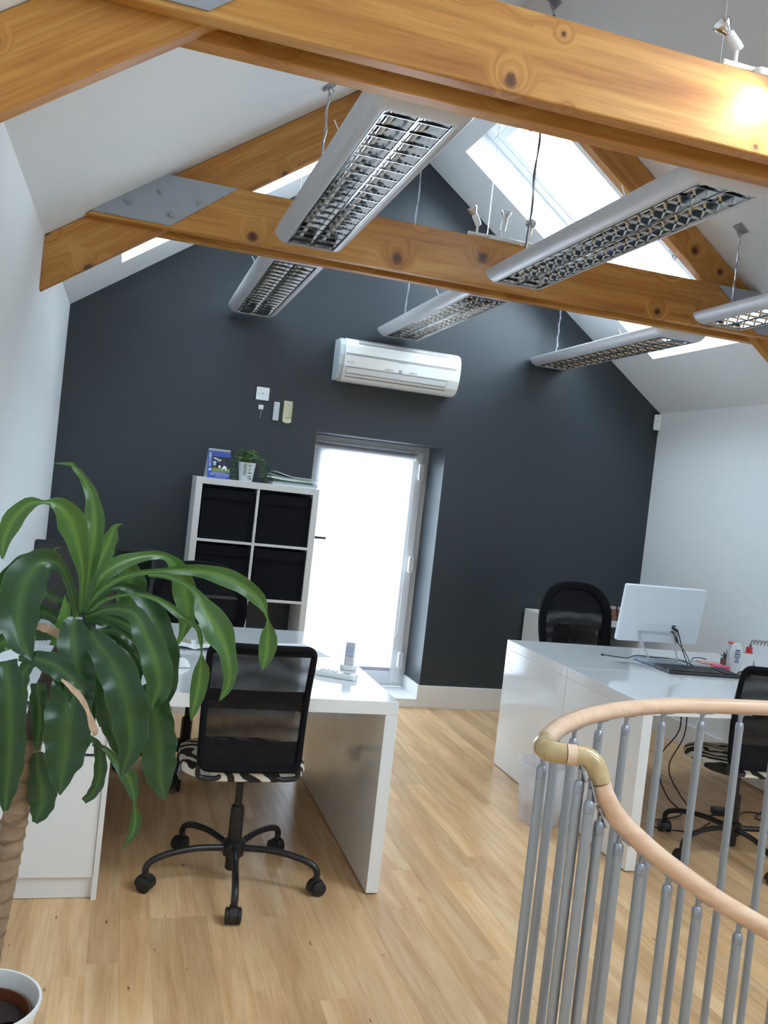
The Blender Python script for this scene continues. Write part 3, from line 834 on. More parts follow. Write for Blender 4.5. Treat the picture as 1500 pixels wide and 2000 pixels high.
def fabric_box(cx, zb, label, y0, hx=.162, h=.318):
    t = thing('storage_box', label, 'storage box', (cx, y0 + .17, zb), 0, 'black fabric boxes in the cube shelf')
    D = .165
    m = MB()
    rows = []
    for k in range(9):
        z = h * k / 8
        rows.append([(hx * (-1 + 2 * j / 8), -D - .004 * math.sin(PI * j / 8) * math.sin(PI * k / 8) - (.0015 * math.sin(j * 2.1 + k) if 0 < k < 8 else 0), z) for j in range(9)])
    m.slab(rows, (0, .006, 0))
    m.build('front_panel', M['box_fabric'], t, smooth=True)
    m = MB(); m.box(-hx, -D + .006, 0, hx, D, .006); m.box(-hx, -D + .006, .006, -hx + .004, D, h); m.box(hx - .004, -D + .006, .006, hx, D, h); m.box(-hx + .004, D - .004, .006, hx - .004, D, h)
    m.build('body', M['box_fabric'], t)
    m = MB(); m.slab([[(hx * (-1 + 2 * j / 8), -D - .0065 - .003 * math.sin(PI * j / 8) - .001 * math.sin(3 * j + zb * 9), z) for j in range(9)] for z in (h - .062 - .0, h - .03, h)], (0, .003, 0))
    m.build('top_band', M['box_fabric'], t, smooth=True)
    return t
cL, cR = (SX0 + tb + xm - .008) / 2, (xm + .008 + SX1 - tb) / 2
fabric_box(cL, ZS[3] + .008, 'black fabric box in the top left cell of the cube shelf', SY0 + .012)
fabric_box(cR, ZS[3] + .008, 'black fabric box in the top right cell of the cube shelf', SY0 + .012)
fabric_box(cL, ZS[2] + .008, 'black fabric box in the second-row left cell of the cube shelf', SY0 + .012)
fabric_box(cR, ZS[2] + .008, 'black fabric box in the second-row right cell of the cube shelf', SY0 + .012)

# things on the shelf
cal = thing('desk_calendar', 'blue spiral desk calendar with a football photo, standing on the cube shelf', 'calendar', (.55, 5.78, SZ), R(6))
blue = flat('calendar_blue', (.035, .075, .36)); card = flat('calendar_card', (.62, .65, .68))
hw_, hh = .071, .178
tl = .028
b = MB(); b.slab([[(-hw_, -.055, .001), (hw_, -.055, .001)], [(-hw_, -.055 + tl + .02, hh), (hw_, -.055 + tl + .02, hh)]], (0, .0025, 0)); page = b.build('front_page', blue, cal)
b = MB(); b.slab([[(-hw_, .06, .001), (hw_, .06, .001)], [(-hw_, -.004, hh), (hw_, -.004, hh)]], (0, .0025, 0)); b.build('back_card', card, cal)
b = MB(); b.slab([[(-hw_, -.052, .001), (hw_, -.052, .001)], [(-hw_, .060, .001), (hw_, .060, .001)]], (0, 0, .002)); b.build('base_card', card, cal)
def cpt(u, v, o=.001):   # u -1..1, v 0..1 on the page
    y = -.055 + (tl + .02) * v; return Vector((hw_ * u, y - o, hh * v))
def cq(name, u0, v0, u1, v1, m, o=.0008, par=None): 
    return MB().add([cpt(u0, v0, o), cpt(u1, v0, o), cpt(u1, v1, o), cpt(u0, v1, o)], [(0, 1, 2, 3)]).build(name, m, par or page)
dark = flat('photo_dark', (.012, .013, .018)); pitch = flat('photo_pitch', (.16, .26, .05)); whitep = flat('print_white', (.75, .78, .82)); skyb = flat('print_sky_blue', (.25, .52, .62)); navyp = flat('print_navy', (.02, .03, .12)); redp = flat('print_red', (.5, .04, .04))
cq('printed_photo', -.62, .24, .98, .78, dark); cq('photo_grass', -.62, .24, .98, .37, pitch, .0012)
def figure(pts, wds, m, o): 
    for (a, c), wd in zip(pts, wds):
        A, B = cpt(*a, o), cpt(*c, o); d = (B - A); n_ = Vector((-d.z, 0, d.x)).normalized() * wd
        MB().add([A - n_, B - n_ * .7, B + n_ * .7, A + n_], [(0, 1, 2, 3)]).build('photo_figure', m, page)
figure([((-.42, .60), (-.40, .47)), ((-.5, .70), (-.2, .68)), ((-.2, .68), (0.05, .6))], [.010, .007, .006], whitep, .0015)
figure([((-.40, .60), (-.42, .45))], [.011], skyb, .0017); figure([((-.36, .40), (-.30, .31))], [.005], redp, .0016)
figure([((.05, .62), (.08, .5)), ((.45, .62), (.52, .5))], [.011, .012], navyp, .0015)
figure([((.02, .46), (.1, .38)), ((.55, .45), (.3, .33)), ((.6, .44), (.62, .31)), ((.1, .68), (.14, .64))], [.008, .009, .006, .006], whitep, .0017)
for r_ in range(3):
    for k in range(10): cq('printed_number', -.72 + .17 * k, .11 + .03 * r_, -.72 + .17 * k + .07, .125 + .03 * r_, whitep, .0009)
cq('printed_line', -.5, .205, .6, .212, whitep, .0009); cq('printed_line', -.3, .06, .7, .068, whitep, .0009)
text('lettering', 'OCTOBER', .020, whitep, page, mtx(cpt(-.80, .66, .0012), (0, .246, 1), (-1, 0, 0)))
b = MB()
b.lathe([(0, 0), (.0085, 0), (.0085, .001), (.0, .001)], 12, (0, 0, 0), 'y'); bo = b.build('printed_crest', whitep, page); bo.location = cpt(-.80, .29, .0016); 
for k in range(17):
    xk = -hw_ * .93 + k * hw_ * 1.86 / 16
    b = MB(); b.loop([(xk, -.006 + .009 * math.cos(2 * PI * q / 10), hh - .002 + .009 * math.sin(2 * PI * q / 10)) for q in range(10)], .0016, 5); b.build('spiral_ring', M['plastic_white'], cal)
# trailing plant on the shelf
def frond(root, name, pts, m, leaf_r=.008, n=10):
    b = MB(); P = crom(pts, n); b.tube(P, .0012, 4)
    for i, p in enumerate(P[1:]):
        for s in (-1, 1):
            d = Vector((s * random.uniform(.5, 1), random.uniform(-.8, .3), random.uniform(-.2, .6))).normalized()
            c = p + d * leaf_r; u = d.cross(Vector((random.uniform(-1, 1), -1, random.uniform(-1, 1)))).normalized()
            b.add([p, c + u * leaf_r * .6, p + d * leaf_r * 2.1, c - u * leaf_r * .6], [(0, 1, 2, 3)])
    return b.build(name, m, root, kind='stuff')
gl1 = mat('small_green_leaves', (.055, .12, .028), .5, var=.35, scale=60)
sp = thing('trailing_plant', 'small trailing green plant in a white pot on top of the cube shelf', 'plant', (.735, 5.80, SZ))
MB().lathe([(.040, 0), (.042, .004), (.056, .118), (.0575, .122), (.053, .122), (.050, .10), (0, .10)], 24).build('pot', M['plastic_white'], sp, smooth=True)
MB().lathe([(.050, .1005), (.02, .108), (0, .11)], 16, caps=False).build('soil', M['soil'], sp, smooth=True)
random.seed(3)
for k in range(26):
    a = random.uniform(0, 2 * PI); r1 = random.uniform(.02, .075); h1 = random.uniform(.03, .085)
    frond(sp, 'trailing_stem', [(0.02 * math.cos(a), .02 * math.sin(a), .11), (r1 * .6 * math.cos(a), r1 * .6 * math.sin(a), .12 + h1), (r1 * 1.2 * math.cos(a), r1 * 1.2 * math.sin(a), .12 + h1 * .6)], gl1, .009, 6)
for (dx, dy, L_, tw) in ((.10, -.03, .16, .4), (.085, -.05, .10, -.2), (-.085, -.04, .14, .3), (-.10, -.02, .17, .2), (-.07, -.06, .18, .1), (.01, -.075, .14, .5), (-.02, -.07, .10, -.4), (.12, .0, .19, .3)):
    frond(sp, 'trailing_stem', [(dx * .3, dy * .3, .12), (dx * .8, dy * .9, .15), (dx, dy, .10), (dx * (1.1 + tw * .2), dy * 1.05, .12 - L_ * .55), (dx * (1.15 + tw * .3), dy * 1.05, max(.012, .14 - L_))], gl1, .0075, 10)

# papers and folders on the shelf
pc = [('white loose paper sheet at the bottom of the shelf pile', M['paper'], 0.0), ('pale grey folder low in the pile on the cube shelf', flat('grey_folder', (.45, .48, .52)), .8), ('dark green folder in the pile on the cube shelf', flat('green_folder', (.05, .12, .06)), -1.5),
      ('white magazine in the middle of the pile on the cube shelf', M['paper'], .6), ('pale green folder with a bent corner in the shelf pile', flat('pale_green_folder', (.28, .38, .26)), -3), ('topmost white paper with curled edge on the shelf pile', flat('bluish_paper', (.62, .68, .72)), 2.5)]
zz = SZ
for k, (lab, m_, rot) in enumerate(pc):
    th = [.009, .012, .009, .012, .008, .005][k]
    t = thing('paper_sheet' if 'paper' in lab else ('magazine' if 'magazine' in lab else 'folder'), lab, 'papers', (1.035 + .012 * (k % 3) - .03 * (k in (2, 4)), 5.83, zz + .0006), R(rot), 'papers piled on the cube shelf')
    hx = .135 + .01 * (k % 2)
    curl = [0, 0, .008, .010, .020, .030][k]
    rows = []
    for i in range(3):
        row = []
        for j in range(9):
            u = j / 8; xx = -hx + 2 * hx * u
            row.append((xx, -.10 + .1 * i, curl * max(0, .45 - u) ** 1.5 * 3 if k > 1 else 0))
        rows.append(row)
    MB().slab(rows, (0, 0, th)).build('sheet', m_, t)
    zz += th + .0012

# ================================================================== DESKS
def desk(name_label, x0, x1, y0, y1, left_leg=True, right_leg=True, apron=None):
    t = thing('desk', name_label, 'desk', ((x0 + x1) / 2, (y0 + y1) / 2, 0), 0, 'white gloss desks')
    cx, cy = (x0 + x1) / 2, (y0 + y1) / 2
    MB().box(x0 - cx, y0 - cy, .685, x1 - cx, y1 - cy, .735).build('desktop', M['gloss_white'], t, bevel=.0015)
    if left_leg: MB().box(x0 - cx, y0 - cy, .006, x0 + .048 - cx, y1 - cy, .6842).build('end_panel', M['gloss_white'], t, bevel=.0012)
    if right_leg: MB().box(x1 - .048 - cx, y0 - cy, .006, x1 - cx, y1 - cy, .6842).build('end_panel', M['gloss_white'], t, bevel=.0012)
    for (f, xx) in ((left_leg, x0 + .024), (right_leg, x1 - .024)):
        if f:
            for yy in (y0 + .06, y1 - .06): MB().lathe([(.012, 0), (.012, .006)], 10, (xx - cx, yy - cy, 0)).build('glide', M['black_plastic'], t)
    if apron: MB().box(x0 + .05 - cx, apron - cy, .625, x1 - .05 - cx, apron + .018 - cy, .6845).build('apron_rail', M['white_board'], t)
    return t
desk('left white desk nearest the camera, behind the big plant and mesh chair', -.425, 1.066, 3.19, 3.866, True, True, 3.80)
desk('left rear white desk, touching the near left desk, under the monitors', -.425, 1.066, 3.870, 4.63, True, True)
desk('right white desk nearest the camera, behind the handrail, carrying the keyboard', 2.222, 3.82, 3.35, 4.052, True, True, 3.98)
desk('right rear white desk, behind the desk with the keyboard', 2.222, 3.82, 4.056, 4.80, True, True)

# drawer pedestal under the left desk
pd = thing('drawer_pedestal', 'white drawer unit under the left desk, behind the plant stem', 'cabinet', (-.155, 3.42, 0))
m = MB(); m.box(-.205, -.23, .0, -.187, .23, .655); m.box(.183, -.23, 0, .201, .23, .655); m.box(-.187, .21, .02, .183, .23, .655); m.box(-.187, -.21, .637, .183, .21, .655); m.box(-.187, -.21, .055, .183, .21, .073)
m.build('carcass', M['white_board'], pd)
MB().box(-.186, -.222, .076, .182, -.204, .497).build('drawer_front', M['gloss_white'], pd, bevel=.0012)
MB().box(-.186, -.222, .508, .182, -.204, .652).build('drawer_front', M['gloss_white'], pd, bevel=.0012)
MB().box(-.187, -.212, .002, .183, -.198, .073).build('plinth', M['white_board'], pd)

# low cube unit against the dark wall on the right
KX0, KX1, KY0, KY1, KZ = 2.905, 3.675, 5.64, YB - SK - .002, .772
sb_ = thing('cube_cabinet', 'low white four-cell cube unit against the dark wall behind the right-hand desks', 'shelf', ((KX0 + KX1) / 2, (KY0 + KY1) / 2, 0))
def kbox(name, x0, z0, x1, z1, e=0.0): return MB().box(x0 - (KX0 + KX1) / 2, KY0 + e - (KY0 + KY1) / 2, z0, x1 - (KX0 + KX1) / 2, KY1 - (KY0 + KY1) / 2, z1).build(name, M['white_board'], sb_, bevel=.0012)
kbox('side_panel', KX0, 0, KX0 + .039, KZ - .0396); kbox('side_panel', KX1 - .039, 0, KX1, KZ - .0396)
kbox('top_panel', KX0, KZ - .039, KX1, KZ); kbox('bottom_panel', KX0 + .039, 0, KX1 - .039, .039)
kxm = (KX0 + KX1) / 2
kbox('divider', kxm - .008, .0395, kxm + .008, KZ - .0395, .001)
kbox('cell_shelf', KX0 + .0395, .378, kxm - .0085, .394, .001); kbox('cell_shelf', kxm + .0085, .378, KX1 - .0395, .394, .001)
random.seed(11)
JL = ['amber glass jar on the low cube unit, first to the right of the arched chair', 'amber glass jar on the low cube unit, beside the white monitor edge', 'amber glass jar on the low cube unit, partly behind the white monitor']
for k, lab in enumerate(JL):
    t = thing('jar', lab, 'jar', (3.385 + .052 * k, 5.70 + .012 * (k % 2), KZ + .001), 0, 'amber jars on the low cube unit')
    MB().lathe([(.022, 0), (.025, .004), (.025, .062), (.017, .076), (.017, .082)], 14).build('glass_body', M['jar_glass'], t, smooth=True)
    MB().lathe([(.020, .082), (.020, .098), (.018, .101), (0, .101)], 14).build('lid', M['jar_lid'], t, smooth=True)

# ================================================================== CHAIRS
def zebra():
    m = bpy.data.materials.new('zebra_seat_fabric'); N, Lk, b = nodes(m)
    tc = N.new('ShaderNodeTexCoord'); wv = N.new('ShaderNodeTexWave'); wv.wave_type = 'BANDS'; wv.bands_direction = 'DIAGONAL'
    wv.inputs['Scale'].default_value = 6.5; wv.inputs['Distortion'].default_value = 7.0; wv.inputs['Detail'].default_value = 1.0; wv.inputs['Detail Scale'].default_value = 1.4
    Lk.new(tc.outputs['Object'], wv.inputs['Vector'])
    r_ = ramp(N, [(0.46, (.012, .012, .012)), (0.50, (.72, .70, .62))]); Lk.new(wv.outputs['Fac'], r_.inputs[0])
    Lk.new(r_.outputs[0], b.inputs['Base Color']); b.inputs['Roughness'].default_value = .8
    return m
M['zebra'] = zebra()
def caster(root, x, y, ang, wheel='black_plastic', hub=None):
    c = bpy.data.objects.new('caster', None)
    m = MB()
    # hood
    pr = [(.034 * math.cos(R(a)), .027 + .034 * math.sin(R(a))) for a in range(0, 181, 20)] + [(-.034, .018), (.034, .018)]
    m.prism(pr, -.014, .014, 'y'); m.lathe([(.011, .05), (.011, .074)], 10)
    me = m.mesh('caster', M['black_plastic'], bevel=.002)
    c = bpy.data.objects.new('caster', me); col.objects.link(c); c.parent = root
    c.location = (x, y, 0); c.rotation_euler = (0, 0, ang)
    for s in (-1, 1):
        MB().lathe([(.0, s * .013), (.020, s * .013), (.0275, s * .015), (.0275, s * .025), (.022, s * .028), (0, s * .028)], 20, (0.006, 0, .0275), 'y', caps=False).build('wheel', M[wheel], c, smooth=True)
        if hub:
            MB().lathe([(.019, s * .0275), (.0265, s * .0275), (.0265, s * .0285), (.019, s * .0285)], 20, (0.006, 0, .0275), 'y', caps=False).build('wheel_ring', M[hub], c, smooth=True)
    return c
def star_base(t, a0, rr, turn=None, plastic=False):
    for k in range(5):
        a = R(a0 + 72 * k); d = Vector((math.cos(a), math.sin(a), 0))
        if not plastic:
            pts = crom([d * .035 + Vector((0, 0, .128)), d * (rr * .45) + Vector((0, 0, .136)), d * (rr * .75) + Vector((0, 0, .126)), d * (rr * .93) + Vector((0, 0, .108)), d * rr + Vector((0, 0, .085)), d * rr + Vector((0, 0, .060))], 16)
            MB().tube(pts, .0125, 10).build('base_arm', M['black'], t, smooth=True)
        else:
            pts = [d * .03 + Vector((0, 0, .115)), d * rr * .5 + Vector((0, 0, .098)), d * rr + Vector((0, 0, .066))]
            MB().tube(pts, [.026, .020, .013], 10).build('base_arm', M['black_plastic'], t, smooth=True)
        caster(t, d.x * rr, d.y * rr, a + (turn[k] if turn else .6 * k), hub='grey_rubber' if plastic else None)
    MB().lathe([(.030, .095), (.040, .10), (.042, .15), (.030, .158), (.027, .16)], 20).build('base_hub', M['black'], t, smooth=True)

def mesh_chair(label, loc, rz, a0, seat_w=.46, rr=.325, yo=0.0):
    t = thing('mesh_task_chair', label, 'chair', loc, R(rz), 'mesh back chairs with zebra seats')
    star_base(t, a0 - rz, rr)
    MB().lathe([(.024, .045), (.026, .05), (.026, .27), (.023, .285), (.014, .286)], 16).build('column_cover', M['black'], t, smooth=True)
    MB().lathe([(.0135, .28), (.0135, .415)], 14).build('gas_lift', M['chrome'] if False else M['black'], t, smooth=True)
    MB().box(-.09, -.10, .405, .09, .10, .425).build('seat_mechanism', M['black'], t, bevel=.006)
    # seat cushion
    rows = []
    hw, hd = seat_w / 2, .215
    m = MB()
    outline = rrect(hw, hd, .14, 6)
    rings = [(.93, .424), (.99, .432), (1.0, .447), (.985, .462), (.90, .472), (.5, .478)]
    vs = []; n = len(outline)
    for (k, z) in rings: vs += [(x * k, yo - .002 + y * k, z) for x, y in outline]
    m.add(vs, [(i * n + j, i * n + (j + 1) % n, (i + 1) * n + (j + 1) % n, (i + 1) * n + j) for i in range(len(rings) - 1) for j in range(n)] + [tuple(range(n - 1, -1, -1)), tuple((len(rings) - 1) * n + j for j in range(n))])
    m.build('seat', M['zebra'], t, smooth=True)
    # backrest frame in a leaning, gently curved plane
    zb, zt = .476, .925
    def by(z):
        u = (z - zb) / (zt - zb); return yo - .215 - .045 * u + .028 * math.sin(PI * u)
    def bw(z): u = (z - zb) / (zt - zb); return .178 + .010 * u - .008 * math.sin(PI * u)
    fp = []
    zc = (zb + zt) / 2; hz = (zt - zb) / 2
    for (x, z) in rrect(1, 1, .18, 6):
        Z = zc + hz * z; fp.append((x * bw(Z), by(Z) - .012 * (1 - x * x), Z))
    # subdivide long sides
    dense = []
    for i in range(len(fp)):
        a, c = Vector(fp[i]), Vector(fp[(i + 1) % len(fp)]); k = max(1, int((c - a).length / .04))
        for q in range(k): 
            p = a.lerp(c, q / k); p.y = by(p.z) - .012 * (1 - min(1, (p.x / bw(p.z)) ** 2)); dense.append(p)
    MB().loop(dense, .0125, 8).build('back_frame', M['black_soft'], t, smooth=True)
    def mesh_rows(z0, z1, k, push=0):
        return [[(u * bw(z) * .985, by(z) - .012 * (1 - u * u) + push, z) for u in [-1 + 2 * j / 8 for j in range(9)]] for z in [z0 + (z1 - z0) * i / k for i in range(k + 1)]]
    MB().grid(mesh_rows(zb + .006, zt - .006, 10)).build('mesh_back', M['mesh_a'], t, smooth=True)
    MB().slab(mesh_rows(zb + .24, zb + .285, 2, .006), (0, .002, 0)).build('lumbar_band', M['black_soft'], t, smooth=True)
    MB().slab(mesh_rows(zb, zb + .10, 3, .006), (0, .003, 0)).build('lower_band', M['black_soft'], t, smooth=True)
    MB().slab(mesh_rows(zt - .03, zt - .004, 2, -.002), (0, .003, 0)).build('top_hem', M['black_soft'], t, smooth=True)
    for s in (-1, 1):
        pts = crom([(s * .180, by(.48), .485), (s * .180, by(.476) + .002, .458), (s * .172, by(.476) + .002, .444), (s * .148, by(.476) + .002, .440), (s * .118, by(.476) + .002, .440), (s * .102, by(.476) + .006, .446), (s * .099, by(.476) + .03, .444), (s * .098, yo - .10, .428), (s * .085, yo - .02, .418)], 26)
        MB().tube(pts, .0095, 10).build('frame_hook', M['black'], t, smooth=True)
    return t
mesh_chair('black mesh-back chair with zebra seat pulled up to the near left desk', (.525, 3.33, 0), 0, -95, yo=.055)
mesh_chair('black mesh-back chair with zebra seat behind the balusters at the right desk', (2.885, 3.53, 0), -8, 194)

def arch_chair(label, loc, rz, a0, hgt=1.06):
    t = thing('arched_office_chair', label, 'chair', loc, R(rz), 'arched mesh office chairs')
    star_base(t, a0 - rz, .32, plastic=True)
    MB().lathe([(.026, .06), (.028, .07), (.028, .26), (.02, .27), (.016, .272), (.016, .42)], 16).build('gas_column', M['black'], t, smooth=True)
    MB().box(-.10, -.12, .405, .10, .12, .435).build('seat_mechanism', M['black_plastic'], t, bevel=.01)
    m = MB(); outline = rrect(.245, .235, .08, 6); n = len(outline); vs = []
    rings = [(.93, .430), (.99, .44), (1.0, .465), (.97, .485), (.88, .495), (.5, .498)]
    for (k, z) in rings: vs += [(x * k, .02 + y * k, z) for x, y in outline]
    m.add(vs, [(i * n + j, i * n + (j + 1) % n, (i + 1) * n + (j + 1) % n, (i + 1) * n + j) for i in range(len(rings) - 1) for j in range(n)] + [tuple(range(n - 1, -1, -1)), tuple((len(rings) - 1) * n + j for j in range(n))])
    m.build('seat', M['black_soft'], t, smooth=True)
    zb, zt = .56, hgt
    def by(z): return -.245 - .05 * (z - zb) / (zt - zb)
    prof = []
    for k in range(25):
        a = PI * k / 24; prof.append((.262 * math.copysign(abs(math.cos(a)) ** .72, math.cos(a)), zt - .26 + .26 * math.sin(a) ** .85))
    side = [(-.255, z) for z in (.70, .62, zb)] + [(.235, zb)] + [(.25, z) for z in (.62, .70)]
    side = [(-.258, .74), (-.245, .66), (-.225, zb), (-.1, zb - .015), (.1, zb - .015), (.225, zb), (.245, .66), (.258, .74)]
    P = prof + side; Pin = [(x * .80, zb + .045 + (z - zb) * .80 if z > zb else zb + .045) for x, z in P]
    n = len(P); b = MB(); vs = []
    for (Q, dy) in ((P, -.016), (P, .016), (Pin, .016), (Pin, -.016)): vs += [(x, by(z) - .03 * (1 - (x / .27) ** 2) + dy, z) for x, z in Q]
    b.add(vs, [(i * n + j, i * n + (j + 1) % n, ((i + 1) % 4) * n + (j + 1) % n, ((i + 1) % 4) * n + j) for i in range(4) for j in range(n)])
    b.build('back_frame', M['black_soft'], t, smooth=True, bevel=.006)
    c = (0, by(.8) - .03, .80)
    MB().add([c] + [(x * 1.02, by(z) - .03 * (1 - (x / .27) ** 2), z) for x, z in Pin], [(0, i + 1, (i + 1) % n + 1) for i in range(n)]).build('mesh_back', M['mesh_b'], t, smooth=True)
    b = MB(); b.tube(crom([(0, -.08, .42), (0, -.22, .43), (0, -.285, .50), (0, -.285, .62)], 12), .022, 10); b.build('back_support', M['black_plastic'], t, smooth=True)
    for s in (-1, 1):
        b = MB(); b.tube(crom([(s * .18, 0, .42), (s * .27, 0, .44), (s * .285, -.01, .52), (s * .285, -.01, .63)], 12), .014, 8); b.build('arm_post', M['black_plastic'], t, smooth=True)
        MB().box(s * .285 - .03, -.13, .63, s * .285 + .03, .12, .652).build('armrest', M['black_plastic'], t, bevel=.009)
    return t
arch_chair('black arched mesh office chair behind the right-hand desks, by the dark wall', (2.915, 5.02, 0), 180, 20, 1.06)
arch_chair('black arched mesh office chair behind the left desks, in front of the cube shelf', (.42, 4.60, 0), 176, 260, 1.03)

# ================================================================== THINGS ON THE LEFT DESKS
DT = .7352
def monitor(label, loc, rz, w_, h_, zb, tilt=3):
    t = thing('monitor', label, 'monitor', loc, R(rz))
    tl = R(tilt)
    def P(x, d, z): return (x, d * math.cos(tl) + (z) * math.sin(tl), zb + z * math.cos(tl) - d * math.sin(tl))
    m = MB(); pl = rrect(w_ / 2, h_ / 2, .012, 4); n = len(pl)
    vs = []
    for (k, d) in ((1, 0), (1, .018), (.86, .036)): vs += [P(x * k, d, h_ / 2 + z * k) for x, z in pl]
    m.add(vs, [(i * n + j, i * n + (j + 1) % n, (i + 1) * n + (j + 1) % n, (i + 1) * n + j) for i in range(2) for j in range(n)] + [tuple(range(n - 1, -1, -1)), tuple(2 * n + j for j in range(n))])
    m.build('case', M['black_plastic'], t)
    m = MB(); q = [(-w_ / 2 + .016, .03), (w_ / 2 - .016, .03), (w_ / 2 - .016, h_ - .018), (-w_ / 2 + .016, h_ - .018)]
    m.add([P(x, -.0012, z) for x, z in q], [(0, 1, 2, 3)]); m.build('screen', M['screen'], t)
    m = MB(); m.box(-.03, .03, .012, .03, .05, zb + h_ * .4); m.build('stand_neck', M['black_plastic'], t, bevel=.004)
    MB().prism(rrect(.12, .085, .03), 0, .012, 'z').build('stand_foot', M['black_plastic'], t, bevel=.003)
    return t
monitor('dark monitor on the left rear desk, behind the top of the big plant', (-.095, 4.16, DT), -3, .52, .31, .095)
def plate_item(name, label, cat, loc, rz, hx, hy, h, m, part='body', bevel=.002, r=None, group=None):
    t = thing(name, label, cat, loc, R(rz), group)
    MB().prism(rrect(hx, hy, r or min(hx, hy) * .2), 0, h, 'z').build(part, m, t, bevel=bevel)
    return t
# keyboard half hidden by the leaves
kb = plate_item('keyboard', 'black keyboard on the near left desk, half hidden by plant leaves', 'keyboard', (.0, 3.62, DT), 4, .20, .065, .018, M['black_plastic'], r=.01)
for r_ in range(5):
    for k in range(14):
        o = MB().box(-.19 + k * .0275, -.055 + r_ * .0225, .0175, -.19 + k * .0275 + .023, -.055 + r_ * .0225 + .018, .0225)
        o.build('key', M['black'], kb) if r_ > 1 else None
phone = thing('phone_handset', 'white cordless desk phone lying flat near the right edge of the left desk', 'phone', (.905, 3.565, DT), R(-32))
MB().prism(rrect(.092, .026, .018), 0, .022, 'z').build('body', M['plastic_white'], phone, bevel=.007)
for i in range(3):
    for j in range(4): MB().prism(rrect(.0065, .0045, .002), .0215, .0245, 'z').build('key', M['ac_side'], phone).location = (-.06 + .02 * j, -.013 + .013 * i, 0)
MB().box(.02, -.014, .0215, .06, .014, .0228).build('display', flat('grey_lcd', (.42, .48, .46), .2), phone)
dk = thing('phone_cradle', 'small silver and white phone standing in its cradle on the left desk', 'phone', (1.0, 3.735, DT), R(-16))
MB().prism(rrect(.036, .034, .022), 0, .020, 'z').build('cradle', M['plastic_white'], dk, bevel=.006)
b = MB(); q = [(-.022, .016), (.022, .016), (.022, .115), (-.022, .115)]
b.obox((0, .012, .062), (1, 0, 0), (0, .94, -.34), (0, .34, .94), .021, .011, .052); b.build('handset', M['silver_paint'], dk, bevel=.006)
b = MB(); b.obox((0, -.0, .078), (1, 0, 0), (0, .94, -.34), (0, .34, .94), .015, .0012, .020); b.build('display', flat('blue_grey_lcd', (.40, .45, .60), .2), dk)
t = thing('paper_sheet', 'white printed sheet lying on the left rear desk behind the mesh chair', 'paper', (.84, 4.10, DT), R(14))
sh_ = MB().box(-.105, -.148, 0, .105, .148, .0012).build('sheet', M['paper'], t)
for k in range(7): MB().box(-.08, -.11 + .03 * k, .0012, .05 - .02 * (k % 3), -.106 + .03 * k, .0014).build('printed_line', flat('pale_blue_ink', (.55, .60, .72)), sh_)
t = thing('magazine', 'open magazine with dark and cream pictures on the left rear desk', 'magazine', (.365, 4.06, DT), R(-3))
for s in (-1, 1):
    rows = [[(s * .17 * k / 6, y, .003 + .012 * math.sin(PI * min(1, k / 4)) * (k < 5)) for k in range(7)] for y in (-.10, .10)]
    pg = MB().slab(rows, (0, 0, .003)).build('open_page', M['paper'], t, smooth=False)
    m_ = mat('magazine_print', (.40, .40, .30), .4, var=.9, scale=28)
    rows2 = [[(s * (.012 + .15 * k / 6), y, .0068 + .012 * math.sin(PI * min(1, (.012 + .15 * k / 6) / .17 * 1.5)) * ((.012 + .15 * k / 6) / .17 < .83)) for k in range(7)] for y in (-.02, .09)]
    MB().grid(rows2).build('printed_picture', m_, pg)
t = thing('calculator', 'black desk calculator on the left rear desk between the leaves', 'calculator', (.195, 4.34, DT), R(8))
MB().prism(rrect(.055, .075, .008), 0, .018, 'z').build('body', M['black_plastic'], t, bevel=.004)
for i in range(4):
    for j in range(4): MB().box(-.045 + .024 * i, -.06 + .024 * j, .0175, -.027 + .024 * i, -.044 + .024 * j, .0215).build('key', M['grey_rubber'], t)
t = thing('mouse', 'white mouse on the near left desk beside the keyboard', 'mouse', (.285, 3.64, DT), R(10))
def mouse_body(L_, W_, H_):
    rows = []
    for i in range(9):
        u = -1 + 2 * i / 8; ww = W_ * (1 - u ** 4 * .55) ** .5; hh_ = H_ * max(.0, 1 - (u + .1) ** 2 * .8)
        rows.append([(ww * math.cos(PI * j / 8), L_ * u, .002 + hh_ * math.sin(PI * j / 8)) for j in range(9)])
    m = MB(); m.grid(rows); n = 9
    m.add([p for r_ in rows for p in (r_[0], r_[-1])], [(2 * i, 2 * i + 1, 2 * i + 3, 2 * i + 2) for i in range(8)])
    m.add(rows[0], [tuple(range(9))]); m.add(rows[-1], [tuple(range(9))])
    return m
mouse_body(.052, .030, .030).build('body', M['plastic_white'], t, smooth=True)
MB().lathe([(.0, -.003), (.006, -.003), (.006, .003), (0, .003)], 10, (0, .03, .028), 'x').build('scroll_wheel', M['grey_rubber'], t)
t = thing('cable', 'black cable looping over the near left desk among the leaves', 'cable', (.12, 3.75, DT))
MB().tube(crom([(-.22, .12, .004), (-.1, .05, .004), (.0, .10, .004), (.12, .04, .004), (.16, -.03, .004), (.10, -.07, .004)], 30), .0032, 6).build('flex', M['black'], t, smooth=True)

